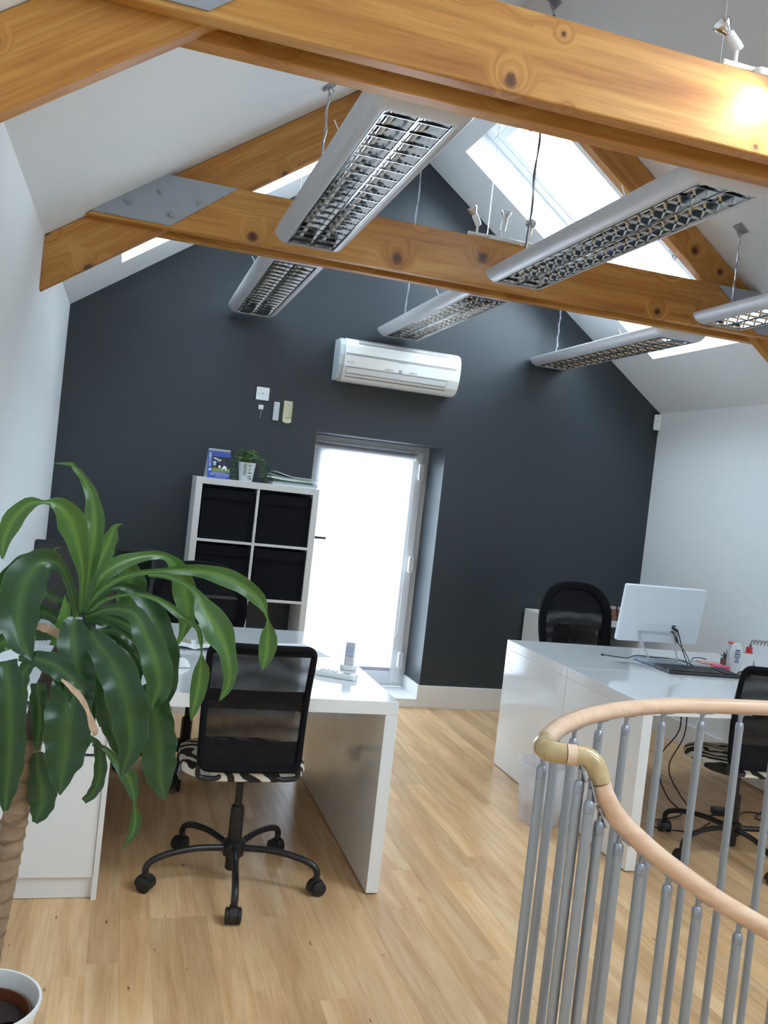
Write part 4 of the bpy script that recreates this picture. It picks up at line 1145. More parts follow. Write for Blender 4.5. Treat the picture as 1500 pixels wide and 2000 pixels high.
# ================================================================== THINGS ON THE RIGHT DESKS
mon = thing('computer_monitor', 'white-backed monitor on a wire stand, seen from behind, on the right rear desk', 'monitor', (2.90, 4.36, DT + .0236), R(3))
tl = R(8)
def mp(x, d, z): return (x, d * math.cos(tl) + z * math.sin(tl) * -1, z * math.cos(tl) + d * math.sin(tl))
pl = rrect(.262, .158, .010, 4); n = len(pl); m = MB(); vs = []
for (k, d) in ((1.0, .028), (1.0, .010), (.985, 0)): vs += [mp(x * k, d - .02, .252 + z * k) for x, z in pl]
m.add(vs, [(i * n + j, i * n + (j + 1) % n, (i + 1) * n + (j + 1) % n, (i + 1) * n + j) for i in range(2) for j in range(n)] + [tuple(range(n)), tuple(2 * n + j for j in range(n - 1, -1, -1))])
body = m.build('case', flat('white_monitor_back', (.74, .81, .88), .35), mon)
m = MB(); m.add([mp(x, .0085, .252 + z) for x, z in ((-.25, -.14), (.25, -.14), (.25, .145), (-.25, .145))], [(0, 1, 2, 3)]); m.build('screen', M['screen'], mon)
m = MB(); m.slab([[mp(-.26, -.0202, .200), mp(.26, -.0202, .200)], [mp(-.26, -.0235, .197), mp(.26, -.0235, .197)]], (0, .006, 0)); m.build('case_step', flat('white_monitor_back_lower', (.74, .81, .88), .35), mon)
def yb(z): return mp(0, -.0205, z)[1]
m = MB(); sr = .0055
m.tube(crom([(-.135, yb(.145) - .006, .150), (-.115, yb(.10) - .010, .10), (-.080, -.060, .03), (-.070, -.072, .0075), (-.055, -.075, .0058), (.03, -.075, .0058), (.105, -.075, .0058), (.116, -.070, .012), (.118, yb(.08) - .004, .08), (.118, yb(.145) - .006, .150)], 44), sr, 8)
m.build('wire_stand', M['silver_paint'], mon, smooth=True)
m = MB(); m.box(-.14, yb(.145) - .010, .143, .125, yb(.145) - .001, .153); m.build('stand_bar', M['silver_paint'], mon, bevel=.002)
m = MB(); m.prism([(.085 + .013 * math.cos(2 * PI * k / 16), .190 + .004 * math.sin(2 * PI * k / 16)) for k in range(16)], -.003, .003, 'y'); o = m.build('logo', M['black_plastic'], mon); o.location = (0, yb(.19) - .002, 0)
m = MB(); m.obox((.094, yb(.170) - .007, .172), (.9, 0, -.4), (0, 1, 0), (.4, 0, .9), .020, .007, .0065); m.build('video_plug', M['black_plastic'], mon, bevel=.002)
m = MB(); m.obox((.083, yb(.150) - .006, .153), (.8, 0, -.6), (0, 1, 0), (.6, 0, .8), .011, .005, .0045); m.build('power_plug', M['black_plastic'], mon, bevel=.001)
m = MB(); m.tube(crom([(.110, yb(.16) - .009, .166), (.124, yb(.13) - .02, .13), (.130, -.085, .07), (.140, -.120, .008), (.145, -.135, -.018)], 20), .0032, 6)
m.tube(crom([(.09, yb(.14) - .007, .147), (.106, yb(.12) - .01, .128), (.120, -.055, .10), (.145, -.10, .05), (.165, -.135, -.017)], 20), .0025, 6)
m.obox((.114, yb(.11) - .012, .114), (.5, 0, -.86), (0, 1, 0), (.86, 0, .5), .014, .005, .005)
m.build('video_cables', M['black'], mon, smooth=True)
t = thing('power_cable', 'black cable crossing the right desk from its end plug to the monitor', 'cable', (2.9, 4.30, DT))
MB().tube(crom([(-.25, .16, .006), (-.16, .12, .004), (-.125, .10, .006), (-.085, .08, .027), (.0, .05, .0275), (.10, .03, .0275), (.155, .0, .027), (.20, -.05, .010), (.24, -.07, .004)], 40), .0033, 6).build('flex', M['black'], t, smooth=True)
MB().lathe([(.007, 0), (.008, .006), (.004, .012)], 10, (-.25, .16, -.0)).build('plug', M['black_plastic'], t)
t = thing('paper_tray', 'clear plastic box of printed sheets under the monitor stand', 'tray', (2.935, 4.325, DT), R(4))
gc = glass('clear_plastic', (.90, .93, .95))
MB().box(-.125, -.095, 0, .125, .095, .002).build('tray_base', gc, t)
MB().box(-.125, -.095, .020, .125, .095, .0225).build('tray_lid', gc, t)
for (a, b_, c_, d_) in ((-.125, -.095, .125, -.092), (-.125, .092, .125, .095), (-.125, -.092, -.122, .092), (.122, -.092, .125, .092)):
    MB().box(a, b_, .002, c_, d_, .020).build('tray_side', gc, t)
MB().box(-.115, -.085, .0022, .115, .085, .010).build('printed_sheets', mat('faint_print', (.66, .68, .74), .6, var=.25, scale=30), t)
M['key'] = mat('keycap_black', (.022, .022, .025), .3)
kb = thing('keyboard', 'black keyboard on the right-hand desk in front of the white monitor', 'keyboard', (3.02, 4.115, DT), R(-4))
m = MB(); m.prism([(-.09, 0), (.075, 0), (.075, .022), (-.075, .014), (-.09, .008)], -.212, .212, 'x'); m.build('body', M['black_plastic'], kb, bevel=.003)
for r_ in range(6):
    for k in range(19):
        xx = -.204 + k * .0215; yy = -.068 + r_ * .0228
        zk = .0145 + (yy + .075) / .15 * .008
        if k in (14,) : continue
        MB().box(xx, yy, zk - .003, xx + .018, yy + .019, zk + .0045).build('key', M['key'], kb)
t = thing('mouse', 'black mouse on the right desk next to the white bottle', 'mouse', (3.285, 4.075, DT), R(-60))
mouse_body(.052, .030, .032).build('body', M['black_plastic'], t, smooth=True)
MB().lathe([(0, -.003), (.006, -.003), (.006, .003), (0, .003)], 10, (0, .03, .029), 'x').build('scroll_wheel', M['grey_rubber'], t)
# lotion bottle: flat oval body standing on its cap
lo = thing('lotion_bottle', 'white oval lotion bottle with striped blue label on the right desk', 'bottle', (3.305, 4.18, DT), R(-10))
m = MB(); vs = []; n = 20
SBL = 1.14
rg = [(.018, 0), (.019, .012), (.021, .02), (.027, .05), (.030, .085), (.0285, .115), (.021, .138), (.009, .147)]
rg = [(a * SBL, c * SBL) for a, c in rg]
for (r_, z) in rg: vs += [(r_ * math.cos(2 * PI * k / n), .62 * r_ * math.sin(2 * PI * k / n), z) for k in range(n)]
m.add(vs, [(i * n + k, i * n + (k + 1) % n, (i + 1) * n + (k + 1) % n, (i + 1) * n + k) for i in range(len(rg) - 1) for k in range(n)] + [tuple(range(n - 1, -1, -1)), tuple((len(rg) - 1) * n + k for k in range(n))])
m.build('body', M['plastic_white'], lo, smooth=True)
def rz_(z):
    for a, c in zip(rg, rg[1:]):
        if a[1] <= z <= c[1]: return a[0] + (c[0] - a[0]) * (z - a[1]) / (c[1] - a[1])
for (z0, z1, hx, mm) in [(p[0] * SBL, p[1] * SBL, p[2] * SBL, p[3]) for p in ((.108, .114, .011, 'lb'), (.096, .106, .014, 'lg'), (.089, .094, .015, 'lb'), (.073, .086, .015, 'lg'), (.066, .070, .008, 'lb'), (.050, .063, .012, 'lg'))]:
    if mm not in M: M[mm] = flat('label_navy', (.03, .04, .16)) if mm == 'lb' else flat('label_grey_blue', (.28, .32, .46))
    rows = []
    for z in (z0, z1):
        r_ = rz_(z); rows.append([(u * hx, -.62 * r_ * math.sqrt(max(0, 1 - (u * hx / r_) ** 2)) - .0006, z) for u in [-1 + 2 * k / 6 for k in range(7)]])
    MB().grid(rows).build('label_band', M[mm], lo)
cu = thing('pen_cup', 'white square pen pot behind the lotion bottle on the right desk', 'pen holder', (3.415, 4.245, DT), R(-12))
m = MB(); m.box(-.036, -.036, 0, .036, .036, .004)
for (a, b_, c_, d_) in ((-.036, -.036, .036, -.033), (-.036, .033, .036, .036), (-.036, -.033, -.033, .033), (.033, -.033, .036, .033)): m.box(a, b_, .004, c_, d_, .105)
m.build('cup', M['plastic_white'], cu)
def pen(lab, x, y, lean, c, L_, r_=.005):
    t = thing('highlighter', lab, 'pen', (x, y, DT + .006), 0, 'pens in the white pot')
    d = Vector((lean[0], lean[1], 1)).normalized(); mm = flat(lab.split(' ')[0] + '_pen', c)
    MB().tube([(0, 0, 0), d * L_ * .75], r_, 8).build('barrel', M['plastic_white'], t, smooth=True); MB().tube([d * L_ * .75, d * L_, d * (L_ + .004)], [r_ * 1.15, r_ * 1.1, r_ * .6], 8).build('pen_cap', mm, t, smooth=True)
pen('red highlighter leaning to the right in the white pen pot', 3.422, 4.235, (.13, -.05), (.80, .05, .04), .132, .008)
pen('green highlighter in the back of the white pen pot', 3.40, 4.262, (-.16, .0), (.12, .45, .08), .150, .006)
pen('scarlet marker standing upright in the white pen pot', 3.432, 4.255, (.05, .02), (.70, .06, .05), .128, .007)
tb_ = thing('tube_container', 'tall round tub with a red lid behind the white lotion bottle', 'container', (3.375, 4.30, DT))
MB().lathe([(.026, 0), (.027, .003), (.027, .140)], 18).build('body', M['silver_paint'], tb_, smooth=True)
MB().lathe([(.0285, .140), (.0285, .150), (.026, .152), (0, .152)], 18).build('lid', flat('red_lid', (.62, .08, .05), .35), tb_, smooth=True)
NB_ = [('yellow sticky note block at the bottom of the small stack on the right desk', (.80, .52, .07), .013), ('pink sticky note block on top of the yellow one, right desk', (.75, .07, .22), .010)]
z0 = DT
for lab, c_, h_ in NB_:
    t = thing('sticky_notes', lab, 'sticky notes', (3.265, 4.235, z0), R(-14), 'sticky note blocks on the right desk')
    MB().box(-.048, -.038, 0, .048, .038, h_).build('block', flat(lab[:4] + '_note', c_), t, bevel=.0005); z0 += h_ + .0004
t = thing('sticky_notes', 'salmon pink flat note pad behind the sticky note stack', 'sticky notes', (3.31, 4.40, DT + .0036), R(-18)); MB().box(-.06, -.05, 0, .06, .05, .006).build('block', flat('salmon_note', (.70, .33, .27)), t)
t = thing('clipboard', 'grey clipboard with a black wire clip on the right desk', 'clipboard', (3.27, 4.385, DT), R(-18))
MB().box(-.11, -.075, 0, .11, .075, .003).build('board', flat('grey_board', (.36, .38, .42)), t)
MB().tube(crom([(-.06, .055, .003), (-.055, .05, .02), (-.02, .05, .026), (.02, .05, .022)], 14), .003, 6).build('wire_clip', M['black'], t, smooth=True)
su = thing('succulent', 'little spiky succulent in a square brown pot on the right desk', 'plant', (3.425, 4.40, DT))
MB().prism(rrect(.028, .028, .005), 0.0, .036, 'z').build('pot', M['terracotta'], su, bevel=.002)
MB().prism(rrect(.025, .025, .005), .036, .0385, 'z').build('soil', M['soil'], su)
gs = mat('succulent_green', (.05, .10, .04), .45, var=.3, scale=40)
random.seed(5)
for k in range(13):
    a = k * 2.4; el = .35 + .9 * k / 13; d = Vector((math.cos(a) * math.cos(el), math.sin(a) * math.cos(el), math.sin(el))); L_ = .045 + .006 * (k % 3)
    MB().tube([Vector((0, 0, .038)), Vector((0, 0, .038)) + d * L_ * .4, Vector((0, 0, .04)) + d * L_], [.004, .0055, .0006], 6).build('leaf', gs, su, smooth=True)
ca = thing('desk_calendar', 'large white tent calendar with brown ring binding at the right frame edge', 'calendar', (3.66, 4.33, DT), R(-8))
m = MB(); m.slab([[(-.13, -.075, .001), (.13, -.075, .001)], [(-.13, -.006, .15), (.13, -.006, .15)]], (0, .003, 0)); m.build('front_page', M['paper'], ca)
m = MB(); m.slab([[(-.13, .075, .001), (.13, .075, .001)], [(-.13, .006, .15), (.13, .006, .15)]], (0, -.003, 0)); m.build('back_card', flat('grey_card', (.35, .36, .34)), ca)
for k in range(12):
    xk = -.12 + .24 * k / 11
    MB().loop([(xk, .014 * math.cos(2 * PI * q / 10), .150 + .014 * math.sin(2 * PI * q / 10)) for q in range(10)], .0034, 5).build('binding_ring', flat('brown_ring', (.30, .22, .19)) if 'br' not in M else M['br'], ca)
    if 'br' not in M: M['br'] = bpy.data.materials['brown_ring']

# waste bin
bi = thing('waste_bin', 'frosted clear plastic waste bin beside the right desk end, behind the balusters', 'bin', (2.085, 3.92, 0))
mbn = bpy.data.materials.new('frosted_plastic'); N, Lk, bs = nodes(mbn)
bs.inputs['Base Color'].default_value = (.84, .86, .89, 1); bs.inputs['Roughness'].default_value = .4
tcn = N.new('ShaderNodeTexCoord'); nn = N.new('ShaderNodeTexNoise'); nn.inputs['Scale'].default_value = 9; Lk.new(tcn.outputs['Object'], nn.inputs[0])
tp = N.new('ShaderNodeBsdfTransparent'); tl2 = N.new('ShaderNodeBsdfTranslucent'); tl2.inputs[0].default_value = (.8, .82, .88, 1)
m1 = N.new('ShaderNodeMixShader'); m1.inputs[0].default_value = .4; Lk.new(bs.outputs[0], m1.inputs[1]); Lk.new(tl2.outputs[0], m1.inputs[2])
m2 = N.new('ShaderNodeMixShader'); mrn = N.new('ShaderNodeMapRange'); mrn.inputs[3].default_value = .22; mrn.inputs[4].default_value = .40; Lk.new(nn.outputs['Fac'], mrn.inputs[0]); Lk.new(mrn.outputs[0], m2.inputs[0])
Lk.new(tp.outputs[0], m2.inputs[1]); Lk.new(m1.outputs[0], m2.inputs[2]); Lk.new(m2.outputs[0], N['Material Output'].inputs[0])
MB().lathe([(0, .003), (.092, .003), (.098, .008), (.124, .285), (.127, .29), (.121, .29), (.095, .012), (0, .008)], 32, caps=False).build('bin_shell', mbn, bi, smooth=True)
random.seed(2)
WL = [('crumpled pink paper inside the frosted bin', (.70, .42, .38)), ('crumpled white paper inside the frosted bin', (.8, .8, .82)), ('crumpled pale green wrapper inside the frosted bin', (.45, .60, .40)), ('crumpled brown tissue at the bottom of the frosted bin', (.42, .33, .28))]
for k, (lab, c_) in enumerate(WL):
    t = thing('waste_paper', lab, 'rubbish', (2.085 + [-.036, .034, .03, -.034][k], 3.92 + [-.02, .036, -.036, .036][k], [.075, .085, .05, .05][k] - .035))
    bm = bmesh.new(); bmesh.ops.create_icosphere(bm, subdivisions=2, radius=.032)
    for v in bm.verts: v.co *= random.uniform(.75, 1.12)
    me = bpy.data.meshes.new('ball'); bm.to_mesh(me); bm.free(); me.materials.append(flat('waste_%d' % k, c_, .7)); o = link('ball', me, t); o.location = (0, 0, .037)
t = thing('plastic_bag', 'crinkled clear bag lining poking over the rim of the frosted bin', 'bag', (2.085, 3.92, .20))
m = MB(); rows = []
for i in range(5):
    rows.append([((.088 + .006 * i + random.uniform(-.004, .004)) * math.cos(2 * PI * k / 24) * .92, (.088 + .006 * i + random.uniform(-.004, .004)) * math.sin(2 * PI * k / 24) * .92, .0 + .025 * i + (random.uniform(-.008, .02) if i == 4 else 0)) for k in range(25)])
m.grid(rows); m.build('film', glass('bag_film', (.93, .93, .97)), t, smooth=True)

# cables and power brick under the right desk
t = thing('power_brick', 'black power adapter on the floor under the right desk', 'adapter', (3.22, 4.02, 0), R(-20))
MB().box(-.06, -.03, 0, .06, .03, .035).build('body', M['black_plastic'], t, bevel=.005)
def cable(lab, pts, r_=.0035):
    t = thing('cable', lab, 'cable', pts[0]); o = Vector(pts[0])
    MB().tube(crom([Vector(p) - o for p in pts], 40), r_, 6).build('flex', M['black'], t, smooth=True)
cable('black cable hanging under the right desk, left one, looping on the floor', [(2.86, 4.01, .62), (2.89, 4.02, .45), (2.78, 4.02, .28), (2.86, 4.02, .1), (2.95, 4.0, .012), (2.75, 3.93, .006), (2.66, 3.86, .006), (2.85, 3.78, .006), (3.05, 3.90, .006)])
cable('black cable hanging under the right desk, right one, reaching the adapter', [(2.92, 4.02, .62), (2.93, 4.03, .42), (2.86, 4.03, .25), (2.95, 4.03, .1), (3.05, 4.0, .008), (3.15, 4.0, .006)])
cable('black cable coiled on the floor right of the adapter', [(3.285, 4.0, .006), (3.4, 4.05, .006), (3.52, 3.98, .006), (3.46, 3.90, .006), (3.38, 3.96, .006), (3.5, 4.06, .006)])
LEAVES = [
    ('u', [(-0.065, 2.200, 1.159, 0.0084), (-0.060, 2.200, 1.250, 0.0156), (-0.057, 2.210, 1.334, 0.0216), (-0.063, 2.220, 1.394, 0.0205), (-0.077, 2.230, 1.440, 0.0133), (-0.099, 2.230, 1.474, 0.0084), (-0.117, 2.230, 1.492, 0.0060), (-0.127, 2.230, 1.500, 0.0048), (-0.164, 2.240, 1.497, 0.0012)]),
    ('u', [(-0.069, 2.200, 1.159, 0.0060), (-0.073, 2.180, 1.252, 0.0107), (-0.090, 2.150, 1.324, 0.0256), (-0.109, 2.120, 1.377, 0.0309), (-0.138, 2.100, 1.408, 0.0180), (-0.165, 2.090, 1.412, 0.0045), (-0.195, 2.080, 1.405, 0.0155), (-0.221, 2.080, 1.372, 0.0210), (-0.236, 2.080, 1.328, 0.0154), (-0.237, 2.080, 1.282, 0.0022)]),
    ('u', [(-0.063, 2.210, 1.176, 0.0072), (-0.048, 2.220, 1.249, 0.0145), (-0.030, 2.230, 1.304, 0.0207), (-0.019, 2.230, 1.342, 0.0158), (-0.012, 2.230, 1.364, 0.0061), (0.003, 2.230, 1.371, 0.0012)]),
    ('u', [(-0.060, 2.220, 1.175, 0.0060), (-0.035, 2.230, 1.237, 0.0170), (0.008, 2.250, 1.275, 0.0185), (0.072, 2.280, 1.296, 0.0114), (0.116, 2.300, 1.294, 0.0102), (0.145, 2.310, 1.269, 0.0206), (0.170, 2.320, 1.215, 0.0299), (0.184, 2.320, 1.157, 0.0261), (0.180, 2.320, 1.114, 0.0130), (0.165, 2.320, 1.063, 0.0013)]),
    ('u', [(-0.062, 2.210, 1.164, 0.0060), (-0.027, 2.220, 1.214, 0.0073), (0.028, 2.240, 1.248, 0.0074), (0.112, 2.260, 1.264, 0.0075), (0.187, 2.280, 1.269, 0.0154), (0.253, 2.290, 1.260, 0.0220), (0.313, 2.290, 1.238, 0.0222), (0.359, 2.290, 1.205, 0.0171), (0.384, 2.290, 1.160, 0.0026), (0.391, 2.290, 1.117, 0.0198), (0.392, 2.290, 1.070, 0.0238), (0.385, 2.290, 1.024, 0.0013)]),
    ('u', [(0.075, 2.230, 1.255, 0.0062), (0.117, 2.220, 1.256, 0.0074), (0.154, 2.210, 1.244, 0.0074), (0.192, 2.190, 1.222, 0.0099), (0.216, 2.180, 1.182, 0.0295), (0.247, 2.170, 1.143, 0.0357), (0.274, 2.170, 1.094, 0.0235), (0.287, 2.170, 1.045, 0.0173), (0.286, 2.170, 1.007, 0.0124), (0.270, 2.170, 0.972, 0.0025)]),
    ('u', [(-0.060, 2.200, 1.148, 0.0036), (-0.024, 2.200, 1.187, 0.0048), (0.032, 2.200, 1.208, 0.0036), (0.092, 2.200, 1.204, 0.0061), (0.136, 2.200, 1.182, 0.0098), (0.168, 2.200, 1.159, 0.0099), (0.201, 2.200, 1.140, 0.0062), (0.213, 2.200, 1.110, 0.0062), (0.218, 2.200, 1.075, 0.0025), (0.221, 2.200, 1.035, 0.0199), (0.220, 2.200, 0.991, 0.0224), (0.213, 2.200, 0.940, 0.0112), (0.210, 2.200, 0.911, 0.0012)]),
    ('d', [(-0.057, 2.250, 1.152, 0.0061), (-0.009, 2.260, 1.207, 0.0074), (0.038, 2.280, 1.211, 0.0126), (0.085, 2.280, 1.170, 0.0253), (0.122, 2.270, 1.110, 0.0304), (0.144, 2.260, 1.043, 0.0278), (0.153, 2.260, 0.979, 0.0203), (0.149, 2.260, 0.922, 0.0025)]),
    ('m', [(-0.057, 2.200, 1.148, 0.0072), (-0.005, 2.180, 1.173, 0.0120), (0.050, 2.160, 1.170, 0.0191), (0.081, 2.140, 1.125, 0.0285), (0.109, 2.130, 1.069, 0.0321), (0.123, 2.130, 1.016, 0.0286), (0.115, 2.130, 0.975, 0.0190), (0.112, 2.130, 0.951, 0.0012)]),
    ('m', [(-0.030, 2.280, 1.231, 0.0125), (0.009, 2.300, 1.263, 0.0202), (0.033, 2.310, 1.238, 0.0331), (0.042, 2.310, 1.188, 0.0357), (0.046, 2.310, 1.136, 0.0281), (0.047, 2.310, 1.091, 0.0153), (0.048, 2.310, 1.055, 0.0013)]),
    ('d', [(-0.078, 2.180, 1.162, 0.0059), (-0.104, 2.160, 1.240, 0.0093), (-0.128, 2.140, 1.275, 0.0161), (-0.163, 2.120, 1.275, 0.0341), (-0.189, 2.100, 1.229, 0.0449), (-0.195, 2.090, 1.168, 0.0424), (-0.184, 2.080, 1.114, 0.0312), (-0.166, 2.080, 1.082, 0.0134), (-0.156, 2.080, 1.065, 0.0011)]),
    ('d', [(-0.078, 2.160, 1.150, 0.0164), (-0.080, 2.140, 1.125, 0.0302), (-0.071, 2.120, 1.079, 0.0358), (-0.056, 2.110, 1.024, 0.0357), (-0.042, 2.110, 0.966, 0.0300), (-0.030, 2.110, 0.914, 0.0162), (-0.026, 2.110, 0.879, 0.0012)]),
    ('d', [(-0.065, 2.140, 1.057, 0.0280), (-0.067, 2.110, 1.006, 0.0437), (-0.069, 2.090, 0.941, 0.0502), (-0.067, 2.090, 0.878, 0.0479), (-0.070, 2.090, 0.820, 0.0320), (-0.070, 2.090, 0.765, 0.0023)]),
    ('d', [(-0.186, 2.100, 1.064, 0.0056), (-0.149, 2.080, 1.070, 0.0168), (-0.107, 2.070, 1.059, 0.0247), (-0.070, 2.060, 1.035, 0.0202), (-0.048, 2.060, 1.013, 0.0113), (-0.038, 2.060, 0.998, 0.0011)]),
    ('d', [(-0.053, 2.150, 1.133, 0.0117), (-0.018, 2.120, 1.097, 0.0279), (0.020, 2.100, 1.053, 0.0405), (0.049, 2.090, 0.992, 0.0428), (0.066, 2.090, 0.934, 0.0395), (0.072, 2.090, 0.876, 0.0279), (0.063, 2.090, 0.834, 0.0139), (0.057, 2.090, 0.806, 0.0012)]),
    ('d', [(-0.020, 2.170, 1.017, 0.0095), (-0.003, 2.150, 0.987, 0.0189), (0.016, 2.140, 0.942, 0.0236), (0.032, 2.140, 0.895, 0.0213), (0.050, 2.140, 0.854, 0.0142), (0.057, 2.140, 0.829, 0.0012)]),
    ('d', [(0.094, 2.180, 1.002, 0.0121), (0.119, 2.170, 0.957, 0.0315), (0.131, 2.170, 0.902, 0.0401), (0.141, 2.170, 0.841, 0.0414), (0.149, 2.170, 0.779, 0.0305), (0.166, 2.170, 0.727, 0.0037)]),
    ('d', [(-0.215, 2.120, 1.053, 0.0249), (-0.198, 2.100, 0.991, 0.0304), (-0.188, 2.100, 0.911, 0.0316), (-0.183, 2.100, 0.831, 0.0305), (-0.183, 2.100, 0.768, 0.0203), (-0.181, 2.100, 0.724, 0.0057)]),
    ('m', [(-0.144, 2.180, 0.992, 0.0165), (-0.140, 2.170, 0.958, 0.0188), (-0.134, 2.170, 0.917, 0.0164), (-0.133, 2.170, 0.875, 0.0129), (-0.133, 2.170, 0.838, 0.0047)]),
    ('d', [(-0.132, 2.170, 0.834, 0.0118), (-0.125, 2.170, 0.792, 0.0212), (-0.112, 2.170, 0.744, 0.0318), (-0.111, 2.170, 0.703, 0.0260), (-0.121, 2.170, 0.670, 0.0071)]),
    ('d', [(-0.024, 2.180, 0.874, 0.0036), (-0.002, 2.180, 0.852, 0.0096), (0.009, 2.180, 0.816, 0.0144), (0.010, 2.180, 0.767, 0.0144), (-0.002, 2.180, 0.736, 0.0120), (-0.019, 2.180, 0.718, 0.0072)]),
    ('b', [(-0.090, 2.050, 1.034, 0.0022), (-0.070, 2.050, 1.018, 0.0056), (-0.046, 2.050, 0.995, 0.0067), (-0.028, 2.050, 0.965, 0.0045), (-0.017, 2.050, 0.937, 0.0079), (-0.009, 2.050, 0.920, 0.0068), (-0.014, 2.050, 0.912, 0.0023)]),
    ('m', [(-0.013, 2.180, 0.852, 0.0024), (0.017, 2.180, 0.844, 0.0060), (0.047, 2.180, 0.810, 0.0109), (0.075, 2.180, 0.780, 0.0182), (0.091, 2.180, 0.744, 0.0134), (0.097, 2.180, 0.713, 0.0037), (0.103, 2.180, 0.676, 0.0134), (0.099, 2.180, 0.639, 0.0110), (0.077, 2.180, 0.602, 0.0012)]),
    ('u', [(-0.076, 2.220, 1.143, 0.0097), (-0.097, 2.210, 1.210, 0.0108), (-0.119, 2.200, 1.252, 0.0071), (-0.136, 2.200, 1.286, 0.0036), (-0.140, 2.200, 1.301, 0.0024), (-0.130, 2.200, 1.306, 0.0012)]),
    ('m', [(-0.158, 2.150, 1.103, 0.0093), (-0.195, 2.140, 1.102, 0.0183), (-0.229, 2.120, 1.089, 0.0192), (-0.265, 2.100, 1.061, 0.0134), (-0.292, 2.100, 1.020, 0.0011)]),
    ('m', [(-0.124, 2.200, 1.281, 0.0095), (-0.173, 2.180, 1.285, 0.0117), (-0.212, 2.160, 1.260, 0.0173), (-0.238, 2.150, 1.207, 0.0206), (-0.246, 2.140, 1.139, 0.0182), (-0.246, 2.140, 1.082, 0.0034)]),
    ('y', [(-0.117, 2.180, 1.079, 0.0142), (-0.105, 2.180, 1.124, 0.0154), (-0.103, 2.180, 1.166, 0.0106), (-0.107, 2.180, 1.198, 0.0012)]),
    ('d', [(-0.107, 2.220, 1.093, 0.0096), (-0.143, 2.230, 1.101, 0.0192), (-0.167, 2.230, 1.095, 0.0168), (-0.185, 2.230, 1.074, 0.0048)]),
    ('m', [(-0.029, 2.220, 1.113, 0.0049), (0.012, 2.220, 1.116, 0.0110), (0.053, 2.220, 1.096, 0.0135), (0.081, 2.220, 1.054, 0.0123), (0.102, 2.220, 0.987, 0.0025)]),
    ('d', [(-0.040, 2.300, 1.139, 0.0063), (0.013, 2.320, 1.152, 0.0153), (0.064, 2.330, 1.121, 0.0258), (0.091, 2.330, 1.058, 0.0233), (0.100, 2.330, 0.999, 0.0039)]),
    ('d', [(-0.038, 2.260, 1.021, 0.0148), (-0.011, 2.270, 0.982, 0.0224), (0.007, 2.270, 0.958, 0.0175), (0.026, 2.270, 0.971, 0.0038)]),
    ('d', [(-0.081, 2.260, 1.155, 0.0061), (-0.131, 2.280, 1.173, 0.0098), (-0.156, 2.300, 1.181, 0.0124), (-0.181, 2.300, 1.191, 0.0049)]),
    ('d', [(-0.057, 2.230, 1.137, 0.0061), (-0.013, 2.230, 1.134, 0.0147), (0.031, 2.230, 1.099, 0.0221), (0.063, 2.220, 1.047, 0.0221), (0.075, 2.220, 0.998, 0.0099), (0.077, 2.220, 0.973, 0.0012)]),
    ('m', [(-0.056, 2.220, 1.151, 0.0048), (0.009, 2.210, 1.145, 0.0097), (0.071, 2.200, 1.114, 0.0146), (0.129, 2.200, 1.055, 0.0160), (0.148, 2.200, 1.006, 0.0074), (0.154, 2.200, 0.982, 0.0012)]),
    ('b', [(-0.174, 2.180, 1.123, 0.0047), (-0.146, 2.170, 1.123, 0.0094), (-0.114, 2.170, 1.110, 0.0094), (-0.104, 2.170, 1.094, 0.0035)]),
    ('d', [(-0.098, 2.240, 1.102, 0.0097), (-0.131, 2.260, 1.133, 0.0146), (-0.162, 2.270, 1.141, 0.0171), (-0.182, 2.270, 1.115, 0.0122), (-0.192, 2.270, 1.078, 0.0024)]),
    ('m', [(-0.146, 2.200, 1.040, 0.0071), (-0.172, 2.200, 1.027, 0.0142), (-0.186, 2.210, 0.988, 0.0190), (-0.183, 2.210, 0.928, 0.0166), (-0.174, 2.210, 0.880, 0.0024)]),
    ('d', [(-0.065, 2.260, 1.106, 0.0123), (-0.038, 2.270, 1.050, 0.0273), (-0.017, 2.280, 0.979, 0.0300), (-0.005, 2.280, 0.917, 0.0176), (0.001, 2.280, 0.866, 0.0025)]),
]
# ================================================================== STAIR RAILING
ra = thing('stair_railing', 'curved beech handrail on grey metal balusters around the stairwell', 'railing', (1.3, 2.0, 0))
OX, OY = 1.3, 2.0
def L3(p): return Vector((p[0] - OX, p[1] - OY, p[2]))
UP = [(3.7, 2.252, 1.0), (2.8, 2.25, 1.0), (2.2, 2.243, 1.0), (1.903, 2.236, 1.0), (1.72, 2.231, 1.0), (1.537, 2.207, 1.0), (1.365, 2.148, 1.0), (1.203, 2.056, 1.0), (1.081, 1.957, 1.0), (.995, 1.862, 1.0), (.958, 1.812, 1.0)]
def rail(name, pts, m, n, r_=.0222, label=None):
    return MB().tube([L3(p) for p in crom(pts, n)], r_, 20).build(name, m, ra, smooth=True, label=label)
rail('handrail', UP, M['beech'], 60)
rail('corner_fitting', [(.9575, 1.811, 1.0), (.934, 1.772, 1.0), (.931, 1.744, 1.0), (.946, 1.728, 1.0), (.962, 1.722, 1.0)], M['oakfit'], 18, .0226, 'olive-toned wooden corner fitting')
rail('joint_ring', [(.9615, 1.722, 1.0), (.9632, 1.7215, 1.0)], M['gap'], 2, .0200)
rail('joint_ring', [(.9634, 1.7214, 1.0), (.984, 1.7155, 1.0)], M['beech'], 3, .0224, 'pinkish wooden joint ring')
rail('corner_fitting', [(.9842, 1.7154, 1.0), (1.006, 1.708, .998), (1.022, 1.700, .986), (1.031, 1.694, .968), (1.036, 1.691, .950)], M['oakfit'], 18, .0226, 'olive-toned wooden corner fitting turning down')
